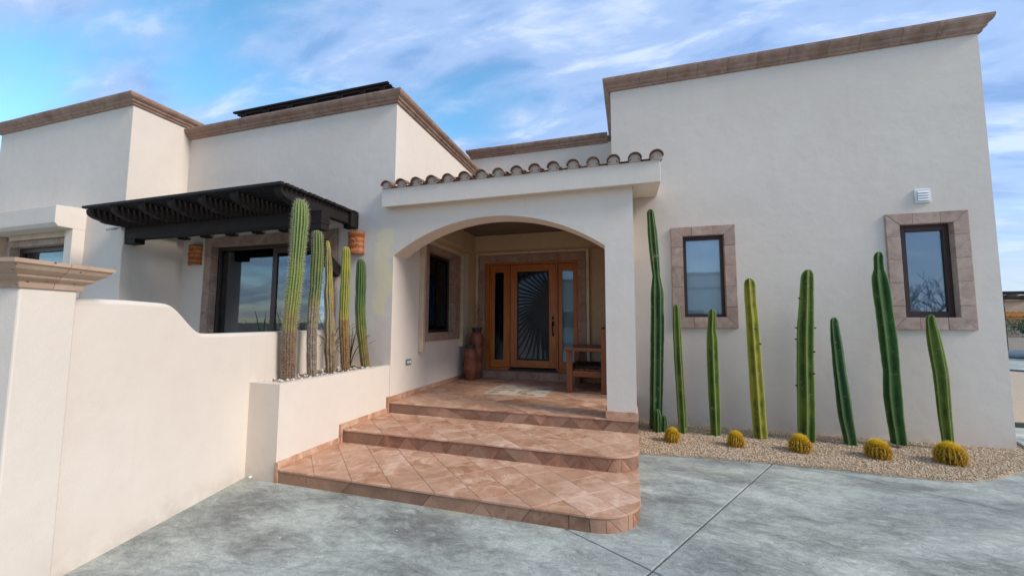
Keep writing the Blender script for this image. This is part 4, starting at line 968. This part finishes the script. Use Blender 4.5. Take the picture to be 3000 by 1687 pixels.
# ------------------------------------------------------------------ cacti
def cactus(name, rows, y, top, nrib, depth, mat, label, group, parent=None, spines=None, zb=None, sharp=1.0, bumpy=0.0, lobed=0.0, seed=0, scars=0):
    """rows: (x, z, radius) from the foot up, as one ribbed column"""
    rn = np.random.default_rng(seed + 11); kw = y / math.hypot(rows[0][0], y) * (1.06 if spines else 1.17); rows = [(a_, b_, c_ * kw) for a_, b_, c_ in rows]; rows = sorted(rows, key=lambda r: r[1]); zs_ = [r[1] for r in rows]; xs_ = [r[0] for r in rows]; rs_ = [r[2] for r in rows]
    z0 = zs_[0] - .06; z1 = top[1]; base = Vector((xs_[0], y, zb)); H = z1 - z0; per = 10 if nrib > 8 else 16; K = nrib * per; nz = int(H / .028) + 8
    dome = min(.10, rs_[-1] * 1.5); zz_ = list(np.linspace(z0, z1 - dome, nz)) + [z1 - dome * (1 - math.sin(math.pi / 2 * t)) for t in np.linspace(.15, 1, 7)]
    xi = lambda z: float(np.interp(z, zs_ + [z1], xs_ + [top[0]])); ri = lambda z: float(np.interp(z, zs_, rs_))
    # smooth wander of the outline
    ph = rn.uniform(0, 6.28, 6); yo = lambda z: .012 * math.sin(z * 2.1 + ph[0]) + .006 * math.sin(z * 5 + ph[1])
    tw0 = rn.uniform(0, 6.28); V = []; rib = []; hgt = []
    rph = rn.uniform(0, 6.28, nrib)
    for z in zz_:
        r = ri(z) * 1.02
        if z > z1 - dome: t = (z - (z1 - dome)) / dome; r *= math.sqrt(max(0, 1 - t * t)) * .98 + .02
        r *= 1 + bumpy * (math.sin(z * 9 + ph[2]) * .5 + math.sin(z * 23 + ph[3]) * .3 + math.sin(z * 41 + ph[4]) * .25)
        tw = tw0 + .08 * math.sin(z * 1.3 + ph[5])
        for k in range(K):
            a = 2 * math.pi * k / K; c = abs(math.cos(a * nrib / 2)); q = k // per % nrib
            e = c ** sharp if spines else 1 - abs(math.sin(a * nrib / 2)) ** 1.15
            rib_i = int(round(a * nrib / (2 * math.pi))) % nrib
            wob = lobed * math.sin(z * 17 + rph[rib_i]) * c
            rad = r * (1 - depth + depth * e + wob * .5)
            V.append((xi(z) + rad * math.cos(a + tw) - base.x, yo(z) + rad * math.sin(a + tw), z - base.z)); rib.append(c if spines else min(1, e * 1.02)); hgt.append((z - z0) / H)
    n = len(zz_); F = [(i * K + k, i * K + (k + 1) % K, (i + 1) * K + (k + 1) % K, (i + 1) * K + k) for i in range(n - 1) for k in range(K)] + [tuple(range((n - 1) * K, n * K))]
    root = parent
    if parent is None: root = thing(name, label, 'cactus', base, group)
    o = mesh('stem', V, F, mat, root, True)
    for nm, dat in (('rib', rib), ('height', hgt)):
        at = o.data.attributes.new(nm, 'FLOAT', 'POINT'); at.data.foreach_set('value', np.array(dat, np.float32))
    if parent is not None: o.location = base - parent.location; o.name = 'pup_stem'
    if True:
        ln, cnt, step, smat = spines or (.014, 3, .032, 'white_spine'); v = []; f = []
        for z in np.arange(z0 + .05, z1 - .005, step):
            rz = ri(z)
            if z > z1 - dome: t = (z - (z1 - dome)) / dome; rz *= math.sqrt(max(0, 1 - t * t))
            tw = tw0 + .08 * math.sin(z * 1.3 + ph[5])
            for q in range(nrib):
                a = 2 * math.pi * q / nrib + tw; p = Vector((xi(z) + rz * math.cos(a) - base.x, yo(z) + rz * math.sin(a), z - base.z + rn.uniform(-.004, .004)))
                for s in range(cnt):
                    d = Vector((math.cos(a), math.sin(a), 0)) * rn.uniform(.5, 1.1) + Vector((-math.sin(a), math.cos(a), 0)) * rn.normal(0, .55) + Vector((0, 0, rn.normal(.05, .6)))
                    if z > z1 - dome: d.z += 1.2
                    d = d.normalized() * ln * rn.uniform(.5, 1.2); sd_ = d.cross(Vector((0, 0, 1))); sd_ = (sd_.normalized() if sd_.length > 1e-6 else Vector((1, 0, 0))) * .0011; up_ = d.cross(sd_).normalized() * .0011
                    b = len(v); v += [p - sd_ - up_, p + sd_ - up_, p + up_, p + d]; f += [(b, b + 1, b + 3), (b + 1, b + 2, b + 3), (b + 2, b, b + 3)]
        s_ = mesh('spines', v, f, smat, root); s_['kind'] = 'stuff'
        if parent is None: pass
    if scars:       # small dark buds and woody knobs
        for i in range(scars):
            z = rn.uniform(z0 + .3 * H, z1 - .06); a = rn.choice([0.1, -.2, 3.2, 4.2, 4.9, 5.4]) + rn.normal(0, .1); rz = ri(z)
            m = MB(); p = Vector((xi(z) + rz * 1.0 * math.cos(a) - base.x, rz * math.sin(a), z - base.z)); d = Vector((math.cos(a), math.sin(a), .3)) * .022
            m.tube([p - d * .3, p + d * .5, p + d], [.010, .012, .004], 6); m.obj('bud', 'dark_spine', root)
    return root
GR = 'fence post cacti in the gravel bed'
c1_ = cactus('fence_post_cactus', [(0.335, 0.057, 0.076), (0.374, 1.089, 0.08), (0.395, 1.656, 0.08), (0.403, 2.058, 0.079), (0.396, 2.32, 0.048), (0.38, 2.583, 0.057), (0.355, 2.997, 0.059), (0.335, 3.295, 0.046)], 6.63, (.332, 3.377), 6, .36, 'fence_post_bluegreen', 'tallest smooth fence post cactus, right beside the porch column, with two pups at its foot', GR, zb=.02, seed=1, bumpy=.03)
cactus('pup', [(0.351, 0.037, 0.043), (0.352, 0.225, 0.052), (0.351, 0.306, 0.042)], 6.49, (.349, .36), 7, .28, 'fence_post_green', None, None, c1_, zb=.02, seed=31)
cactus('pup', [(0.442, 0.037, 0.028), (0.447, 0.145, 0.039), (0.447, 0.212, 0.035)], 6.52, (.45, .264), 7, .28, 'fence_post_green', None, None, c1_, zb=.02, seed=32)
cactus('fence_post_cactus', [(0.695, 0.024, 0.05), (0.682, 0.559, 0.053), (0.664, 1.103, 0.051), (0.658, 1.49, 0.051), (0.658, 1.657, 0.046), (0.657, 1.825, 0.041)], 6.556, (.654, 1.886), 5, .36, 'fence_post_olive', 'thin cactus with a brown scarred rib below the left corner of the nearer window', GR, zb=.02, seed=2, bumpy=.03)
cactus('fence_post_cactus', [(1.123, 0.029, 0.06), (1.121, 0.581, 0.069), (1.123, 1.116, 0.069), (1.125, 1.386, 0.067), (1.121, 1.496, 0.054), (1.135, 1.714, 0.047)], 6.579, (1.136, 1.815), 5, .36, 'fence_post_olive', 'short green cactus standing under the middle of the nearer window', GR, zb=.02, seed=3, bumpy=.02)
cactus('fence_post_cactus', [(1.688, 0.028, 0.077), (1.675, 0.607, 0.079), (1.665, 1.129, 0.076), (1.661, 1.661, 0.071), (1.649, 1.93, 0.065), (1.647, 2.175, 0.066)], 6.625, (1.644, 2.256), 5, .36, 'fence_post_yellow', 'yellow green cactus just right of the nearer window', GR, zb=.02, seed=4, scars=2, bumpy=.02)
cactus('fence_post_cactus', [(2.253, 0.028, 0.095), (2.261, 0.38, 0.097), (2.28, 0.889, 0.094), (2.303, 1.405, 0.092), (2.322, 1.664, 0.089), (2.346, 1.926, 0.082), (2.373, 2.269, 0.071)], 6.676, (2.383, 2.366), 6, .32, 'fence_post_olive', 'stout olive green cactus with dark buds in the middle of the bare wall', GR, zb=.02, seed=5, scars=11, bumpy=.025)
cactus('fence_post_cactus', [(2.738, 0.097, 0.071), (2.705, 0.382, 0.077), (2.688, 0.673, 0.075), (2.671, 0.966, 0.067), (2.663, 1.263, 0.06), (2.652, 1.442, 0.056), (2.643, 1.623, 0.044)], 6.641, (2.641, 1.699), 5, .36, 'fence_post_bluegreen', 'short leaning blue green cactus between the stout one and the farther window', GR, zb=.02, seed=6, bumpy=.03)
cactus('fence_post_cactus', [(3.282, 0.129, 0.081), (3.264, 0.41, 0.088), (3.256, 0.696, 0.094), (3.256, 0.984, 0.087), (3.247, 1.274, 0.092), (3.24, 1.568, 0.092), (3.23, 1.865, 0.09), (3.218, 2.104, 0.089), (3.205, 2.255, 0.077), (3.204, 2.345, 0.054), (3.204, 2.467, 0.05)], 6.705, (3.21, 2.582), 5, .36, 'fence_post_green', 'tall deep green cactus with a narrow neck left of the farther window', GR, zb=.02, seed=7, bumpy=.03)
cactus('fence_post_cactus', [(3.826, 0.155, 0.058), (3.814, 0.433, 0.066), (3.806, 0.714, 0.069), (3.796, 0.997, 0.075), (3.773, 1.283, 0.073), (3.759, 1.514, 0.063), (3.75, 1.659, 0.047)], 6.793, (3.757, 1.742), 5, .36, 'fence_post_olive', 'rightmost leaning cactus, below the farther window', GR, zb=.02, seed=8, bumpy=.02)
GP = 'spiny column cacti in the planter'
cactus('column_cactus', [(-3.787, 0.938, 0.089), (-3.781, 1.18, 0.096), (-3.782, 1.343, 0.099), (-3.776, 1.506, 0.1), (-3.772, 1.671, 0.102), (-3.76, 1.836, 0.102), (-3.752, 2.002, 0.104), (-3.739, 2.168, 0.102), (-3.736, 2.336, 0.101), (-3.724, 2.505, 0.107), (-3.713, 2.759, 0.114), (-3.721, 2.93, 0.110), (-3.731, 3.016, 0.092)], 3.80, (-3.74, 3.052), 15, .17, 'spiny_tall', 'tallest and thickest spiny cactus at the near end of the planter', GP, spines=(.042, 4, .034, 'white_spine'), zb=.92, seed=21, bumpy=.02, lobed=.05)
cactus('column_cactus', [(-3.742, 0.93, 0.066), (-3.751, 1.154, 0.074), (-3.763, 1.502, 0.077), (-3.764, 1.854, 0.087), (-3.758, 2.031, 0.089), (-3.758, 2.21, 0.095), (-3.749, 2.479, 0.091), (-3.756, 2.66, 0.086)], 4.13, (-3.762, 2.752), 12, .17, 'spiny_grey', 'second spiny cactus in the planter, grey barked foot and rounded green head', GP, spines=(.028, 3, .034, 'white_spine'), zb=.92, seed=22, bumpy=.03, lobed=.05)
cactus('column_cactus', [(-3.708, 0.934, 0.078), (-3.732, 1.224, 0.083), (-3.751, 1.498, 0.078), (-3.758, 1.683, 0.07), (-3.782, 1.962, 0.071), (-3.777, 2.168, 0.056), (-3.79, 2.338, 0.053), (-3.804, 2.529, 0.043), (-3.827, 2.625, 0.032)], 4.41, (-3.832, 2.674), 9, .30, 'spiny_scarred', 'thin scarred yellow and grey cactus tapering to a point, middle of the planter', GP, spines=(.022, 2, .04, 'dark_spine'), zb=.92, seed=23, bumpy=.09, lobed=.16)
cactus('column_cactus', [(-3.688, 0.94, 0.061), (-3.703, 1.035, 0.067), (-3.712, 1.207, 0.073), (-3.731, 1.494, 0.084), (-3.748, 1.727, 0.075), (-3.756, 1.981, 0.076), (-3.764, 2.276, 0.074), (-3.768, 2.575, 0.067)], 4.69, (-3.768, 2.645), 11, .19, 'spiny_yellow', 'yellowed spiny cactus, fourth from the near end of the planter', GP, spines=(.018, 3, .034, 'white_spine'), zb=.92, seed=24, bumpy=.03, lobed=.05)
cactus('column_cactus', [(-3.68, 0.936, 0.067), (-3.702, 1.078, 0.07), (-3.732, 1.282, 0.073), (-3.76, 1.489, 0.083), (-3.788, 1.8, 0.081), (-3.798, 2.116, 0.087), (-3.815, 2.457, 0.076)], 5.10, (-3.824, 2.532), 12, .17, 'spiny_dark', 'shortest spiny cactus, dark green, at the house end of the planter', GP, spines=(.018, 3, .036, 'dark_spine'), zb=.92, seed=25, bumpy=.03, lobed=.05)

# golden barrel cacti
def barrel(x, y, rx, rz, label, seed):
    rn = np.random.default_rng(seed); t = thing('barrel_cactus', label, 'cactus', (x, y, .02), 'golden barrel cacti in the gravel bed')
    nr_ = 18; per = 6; K = nr_ * per; V = []; rib = []; rows = 16; cz = rz * .84
    pr_ = [math.radians(-70 + 160 * i / rows) for i in range(rows + 1)]
    for p in pr_:
        for k in range(K):
            a = 2 * math.pi * k / K; c = abs(math.cos(a * nr_ / 2)); e = 1 - .13 + .13 * c
            V.append((rx * e * math.cos(p) * math.cos(a), rx * e * math.cos(p) * math.sin(a), cz + rz * math.sin(p) * (1 if p < 1.2 else .97))); rib.append(c)
    F = [(i * K + k, i * K + (k + 1) % K, (i + 1) * K + (k + 1) % K, (i + 1) * K + k) for i in range(rows) for k in range(K)]
    o = mesh('stem', V, F, 'barrel_green', t, True); at = o.data.attributes.new('rib', 'FLOAT', 'POINT'); at.data.foreach_set('value', np.array(rib, np.float32))
    at = o.data.attributes.new('height', 'FLOAT', 'POINT'); at.data.foreach_set('value', np.ones(len(V), np.float32))
    v = []; f = []; ti = []
    for q in range(nr_):
        a = 2 * math.pi * q / nr_
        for p in np.arange(-.95, 1.56, .13):
            top_ = p > .75; p += rn.uniform(-.05, .05); c = Vector((rx * math.cos(p) * math.cos(a), rx * math.cos(p) * math.sin(a), cz + rz * math.sin(p))); nn = Vector((math.cos(p) * math.cos(a), math.cos(p) * math.sin(a), math.sin(p) * 1.2)).normalized()
            tn = Vector((-math.sin(a), math.cos(a), 0)); bt = nn.cross(tn)
            for s in range(16 if top_ else 9):
                g = rn.uniform(0, 6.28); spr = rn.uniform(.5, 2.6) if s else 0
                d = (nn + (tn * math.cos(g) + bt * math.sin(g)) * spr).normalized(); ln = rn.uniform(.034, .056) * (rx / .12) ** .5 * (1.1 if s else 1.3); wd = .0021
                droop = Vector((0, 0, -.35 if not top_ else .15)) + tn * rn.normal(0, .45); mid_ = c + d * ln * .55; end = c + d * ln * .9 + droop * ln * .4
                sd_ = d.cross(Vector((.3, .2, 1))).normalized() * wd; b = len(v)
                v += [c - sd_, c + sd_, mid_ + sd_ * .8, mid_ - sd_ * .8, end]; f += [(b, b + 1, b + 2, b + 3), (b + 3, b + 2, b + 4)]
                tt = min(1, max(0, .42 + .45 * math.sin(p) + rn.normal(0, .14))); ti += [tt * .85, tt * .85, tt, tt, min(1, tt + .15)]
    o = mesh('spines', v, f, 'golden_spine', t); o['kind'] = 'stuff'; at = o.data.attributes.new('tint', 'FLOAT', 'POINT'); at.data.foreach_set('value', np.array(ti, np.float32))
barrel(.51, 6.03, .085, .085, 'leftmost golden barrel cactus, orange tinted, beside the two small pups', 41)
barrel(1.275, 6.08, .085, .090, 'golden barrel cactus in front of the gap between the short and the yellow green cactus', 42)
barrel(1.985, 6.09, .105, .098, 'golden barrel cactus at the foot of the stout olive cactus', 43)
barrel(2.785, 6.12, .112, .100, 'golden barrel cactus between the leaning blue green and the tall deep green cactus', 44)
barrel(3.47, 6.15, .128, .112, 'rightmost and largest golden barrel cactus', 45)

# ------------------------------------------------------------------ leafy plants behind the garden wall
def blades(x, y, z, n, ln, label, seed, spread=.8, lean=None, wd=.012):
    rn = np.random.default_rng(seed); t = thing('spiky_plant', label, 'plant', (x, y, z), 'spiky leaved plants behind the garden wall')
    for i in range(n):
        a = 2 * math.pi * i / n + rn.uniform(-.3, .3); sp = rn.uniform(.15, spread); L_ = ln * rn.uniform(.7, 1.1); v = []; f = []
        d = Vector((math.cos(a), math.sin(a), 0)); sdv = Vector((-math.sin(a), math.cos(a), 0))
        for k in range(7):
            u = k / 6; p = d * (sp * L_ * u * u * .7 + sp * L_ * .25 * u) + Vector((0, 0, L_ * (u - .30 * sp * u * u))); w_ = wd * (1 - u) ** .6 * (.6 + .8 * min(1, u * 4)) + .0004
            v += [p - sdv * w_, p + Vector((0, 0, -.003)) + d * .003, p + sdv * w_]
        for k in range(6): b = k * 3; f += [(b, b + 1, b + 4, b + 3), (b + 1, b + 2, b + 5, b + 4)]
        mesh('leaf', v, f, 'leaf_dark', t, True)
blades(-5.55, 5.02, .9, 18, .88, 'spiky green plant before the dark left pane of the sliding window', 51)
blades(-5.02, 5.0, .9, 16, .86, 'spiky green plant before the middle of the sliding window', 52)
blades(-4.68, 5.0, .9, 16, .80, 'spiky green plant showing between the first and second planter cacti', 53)
blades(-4.42, 4.95, .95, 20, .72, 'spiky green plant rising behind the middle planter cacti', 54, 1.1)
blades(-4.20, 4.98, 1.10, 20, .62, 'spiky green plant whose thin leaves arch out past the shortest planter cactus', 55, 1.5, wd=.008)
blades(-3.93, 5.08, .92, 14, .66, 'thin leaved plant leaning on the house wall beside the shortest planter cactus', 56, 1.2, wd=.006)

# ------------------------------------------------------------------ porch furniture
bench = thing('porch_bench', 'reddish brown wooden bench with arms on the porch, half hidden by the column', 'bench', (-.75, 7.6, S3))
def bb(name, x0, x1, y0, y1, z0, z1, k='z', bv=.006): return box(name, x0 + .75, x1 + .75, y0 - 7.6, y1 - 7.6, z0 - S3, z1 - S3, 'bench_wood_' + k, bench, bv)
for y in (6.985, 8.075): bb('leg', -1.045, -.950, y, y + .09, S3, 1.122); bb('leg', -.475, -.375, y, y + .09, S3, 1.50)
for y in (6.965, 8.06): bb('armrest', -1.085, -.476, y, y + .125, 1.124, 1.180, 'x', .010)
for y in (7.0, 8.10): bb('side_rail', -.948, -.477, y, y + .05, .70, .795, 'x')
bb('front_rail', -1.035, -.985, 7.077, 8.073, .70, .795, 'y'); bb('back_rail', -.45, -.41, 7.077, 8.073, .70, .795, 'y'); bb('top_rail', -.455, -.395, 7.077, 8.073, 1.40, 1.50, 'y')
for i in range(9): bb('back_slat', -.44, -.415, 7.13 + i * .105, 7.19 + i * .105, .797, 1.398)
for i in range(6): bb('seat_slat', -1.04 + i * .098, -.955 + i * .098, 7.078, 8.072, .797, .822, 'y', .003)
cu = tag(box('seat_cushion', -1.02, -.49, 7.09, 8.06, .824, .868, 'seat_cushion', None, .016, 3), 'dark brown flat cushion on the porch bench', 'cushion')
# navy throw over the back, with pale trim
m = MB(); pr_ = [(-.475, 1.0), (-.482, 1.30), (-.478, 1.49), (-.455, 1.525), (-.40, 1.53), (-.365, 1.50), (-.362, 1.2), (-.370, 1.2), (-.374, 1.49), (-.405, 1.519), (-.45, 1.514), (-.466, 1.485), (-.470, 1.30), (-.464, 1.0)]
m.prism(pr_, XZ, 7.09, 7.62); th_ = m.obj('throw_cloth', 'navy_cloth', None, bv=.003); tag(th_, 'navy blue cloth hung over the back of the porch bench', 'cloth')
m = MB(); m.prism([(-.484, .985), (-.486, 1.06), (-.473, 1.06), (-.471, .985)], XZ, 7.10, 7.61); m.obj('trim', 'white_cloth', th_)
m = MB(); m.tube([(-.488, 7.12, 1.45), (-.49, 7.3, 1.47), (-.488, 7.6, 1.455)], .006, 6); m.obj('piping', 'white_cloth', th_)
def pot(name, x, y, prof, neckz, label):
    t = thing(name, label, 'pot', (x, y, S3)); lo = [p for p in prof if p[1] <= neckz]; hi = [p for p in prof if p[1] >= neckz]
    m = MB(); m.lathe([(.001, 0)] + lo, 0, 0, 32); m.obj('body', 'pot_clay', t, True); m = MB(); r_, z_ = hi[-1]
    m.lathe(hi + [(r_ - .018, z_), (hi[0][0] - .012, hi[0][1] + .01), (.001, hi[0][1] - .02)], 0, 0, 32); m.obj('neck', 'neck_clay', t, True); return t
pot('tall_clay_pot', -3.085, 8.06, [(.085, 0), (.10, .02), (.112, .2), (.138, .45), (.150, .62), (.148, .665), (.156, .675), (.156, .70), (.160, .76), (.158, .83), (.135, .90), (.105, .945), (.085, .965), (.088, 1.0), (.115, 1.035), (.120, 1.05)], .965, 'tall brown clay floor vase with reeds beside the front door')
pot('small_clay_pot', -3.13, 7.83, [(.088, 0), (.10, .02), (.125, .2), (.143, .38), (.146, .46), (.135, .54), (.108, .60), (.085, .63), (.080, .665), (.098, .695), (.102, .71)], .63, 'shorter brown clay pot standing in front of the tall vase')
rd = thing('dried_reeds', 'bundle of dried reeds and spiral sticks standing in the tall vase', 'dried stems', (-3.085, 8.06, 1.40))
for i in range(11):
    a = random.uniform(0, 6.28); rr_ = random.uniform(.01, .05); L_ = random.uniform(.62, .95) if i % 3 else random.uniform(.5, .62); dx, dy = (random.uniform(-.13, -.02) if i % 3 else random.uniform(.0, .05)), random.uniform(-.07, .03)
    pts_ = [(rr_ * math.cos(a) + dx * u, rr_ * math.sin(a) + dy * u, -.1 + (L_ + .1) * u) for u in (0, .25, .5, .75, 1)]
    m = MB()
    if i % 3 == 0:
        pts_ = [(p[0] + .012 * math.cos(k * 1.4), p[1] + .012 * math.sin(k * 1.4), p[2]) for k, p in [(k, tuple(pts_[0][j] + (pts_[-1][j] - pts_[0][j]) * k / 20 for j in range(3))) for k in range(21)]]; m.tube(pts_, .007, 5)
    else: m.tube(pts_, [.0035, .0035, .003, .003, .002], 5)
    m.obj('reed', 'reed', rd)

# ------------------------------------------------------------------ beyond the house on the right
fh = thing('far_house', 'beige neighbouring house with an orange tiled eave, far right', 'house', (24, 31, 0))
def fb(name, x0, x1, y0, y1, z0, z1, mat, par=fh, bv=0.02): return box(name, x0 - 24, x1 - 24, y0 - 31, y1 - 31, z0, z1, mat, par, bv)
fb('wall', 20.0, 30, 32, 38, -.1, 3.05, 'far_stucco'); fb('wall', 17.5, 21.05, 30.6, 31.98, -.1, 2.98, 'far_stucco'); fb('cornice', 17.4, 21.15, 30.5, 31.99, 2.98, 3.06, 'trim_stone'); fb('cornice', 21.16, 30.1, 31.9, 38, 3.05, 3.12, 'trim_stone')
er = MB(); er.prism([(29.6 - 31, 1.98), (29.6 - 31, 2.03), (30.58 - 31, 2.30), (30.58 - 31, 2.25)], YZ, 17.2 - 24, 30 - 24); er = er.obj('eave', 'far_tile', fh)
ft = half_tile(.10, .09, 1.02, .015, 1.0, 6)
src = ft.obj('roof_tile', 'far_tile', er, True)
for i in range(46):
    o = src if i == 0 else link(src.copy(), er); o.location = (17.3 - 24 + i * .27, 29.58 - 31, 2.04); o.rotation_euler = (math.atan2(.27, .98), 0, 0)
fb('terrace_wall', 18.0, 20.9, 29.62, 29.8, -.05, .95, 'far_stucco')
vp = thing('far_pergola', 'dark log pergola beam above the far beige house', 'pergola', (21, 29, 0))
def vb_(name, x0, x1, y0, y1, z0, z1, mat): return box(name, x0 - 21, x1 - 21, y0 - 29, y1 - 29, z0, z1, mat, vp, .01)
vb_('beam', 18.8, 25, 28.9, 29.1, 3.26, 3.44, 'dark_wood_x'); vb_('post', 24.6, 24.8, 28.9, 29.1, -.05, 3.255, 'dark_wood_z'); vb_('post', 18.85, 19.1, 28.9, 29.1, -.05, 3.255, 'dark_wood_z')
for i in range(7):
    m = MB(); x = 19.35 + i * .85 - 21; m.tube([(x, -.5, 3.17), (x, 3.0, 3.17)], .09, 10); m.obj('log', 'bark', vp, True)
m = MB(); m.lathe([(.001, 0), (.75, .0), (.95, .10), (.90, .24), (.62, .37), (.3, .43), (.001, .45)], 0, 0, 24)
rk = m.obj('boulder', 'grey_rock', None, True); rk.location = (19.0, 27.6, -.02); rk.scale = (1.4, 1, 1); tag(rk, 'low rounded blue grey boulder by the far drive', 'rock')
tr = thing('shade_tree', 'dark green spreading tree in front of the far house', 'tree', (19.6, 26, 0))
m = MB(); m.tube([(0, 0, -.05), (-.05, .05, .4), (-.02, 0, .8)], [.10, .08, .07], 8); m.obj('trunk', 'bark', tr, True)
m = MB()
for i in range(12):
    a = random.uniform(0, 6.28); e = Vector((math.cos(a) * random.uniform(.8, 1.7), math.sin(a) * random.uniform(.6, 1.2), random.uniform(1.15, 1.9))); s = Vector((-.02, 0, .75)); md = (s + e) / 2 + Vector((0, 0, -.1)); m.tube([s, md, e], [.045, .03, .01], 6)
m.obj('branches', 'bark', tr, True)
n = 5200; ctr = rng.normal(0, 1, (60, 3)) * np.array([.95, .7, .22]) + np.array([0, 0, 1.55]); ci = rng.integers(0, 60, n); P_ = ctr[ci] + rng.normal(0, .13, (n, 3)); v = []; f = []; tt = []
for i in range(n):
    p = Vector(P_[i]); a = Vector(rng.normal(0, 1, 3)).normalized() * .075; b = Vector(rng.normal(0, 1, 3)).normalized() * .045; k = len(v); v += [p - a, p + b, p + a]; f.append((k, k + 1, k + 2)); tt += [rng.uniform(0, 1)] * 3
cr = mesh('crown', v, f, 'tree_leaf', tr); at = cr.data.attributes.new('tint', 'FLOAT', 'POINT'); at.data.foreach_set('value', np.array(tt, np.float32))

# ------------------------------------------------------------------ across the drive, behind the viewer (seen in the window reflections)
nh = thing('neighbour_house', 'cream flat roofed house across the drive, reflected in the nearer narrow window', 'house', (0, -18, 0))
def nb(name, x0, x1, y0, y1, z0, z1, mat): return box(name, x0, x1, y0 + 18, y1 + 18, z0, z1, mat, nh, .01)
nb('wall', -7, 7.2, -26, -17, -.05, 5.0, 'stucco'); nb('wall', -2, 6.2, -16.99, -15.6, -.05, 3.9, 'stucco'); nb('cornice', -7.1, 7.3, -26, -16.9, 5.0, 5.2, 'trim_stone'); nb('cornice', -2.1, 6.3, -16.89, -15.5, 3.9, 4.05, 'trim_stone')
for x in (-5.5, 0.2, 3.6): nb('window', x, x + 1.1, -15.62 if x > -2 else -17.02, -15.55 if x > -2 else -16.96, 1.2, 2.5, 'brown_frame')
bt = thing('bare_shrub', 'tall bare branching shrub across the drive, reflected in the farther narrow window', 'shrub', (9.3, -3, 0))
rb = random.Random(5); m = MB()
def branch(p, d, l, r0, dep):
    q = p + d * l; m.tube([p, (p + q) / 2 + Vector((rb.uniform(-.05, .05), rb.uniform(-.05, .05), 0)), q], [r0, r0 * .85, r0 * .7], 6)
    if dep:
        for k in range(rb.choice((2, 2, 3))):
            nd = (d + Vector((rb.uniform(-.75, .75), rb.uniform(-.75, .75), rb.uniform(-.1, .5)))).normalized(); branch(q, nd, l * rb.uniform(.62, .85), r0 * .68, dep - 1)
for k in range(5):
    a = k * 1.257; branch(Vector((.1 * math.cos(a), .1 * math.sin(a), -.02)), Vector((.5 * math.cos(a), .5 * math.sin(a), 1)).normalized(), 1.0, .05, 5)
m.obj('branches', 'bark', bt, True)
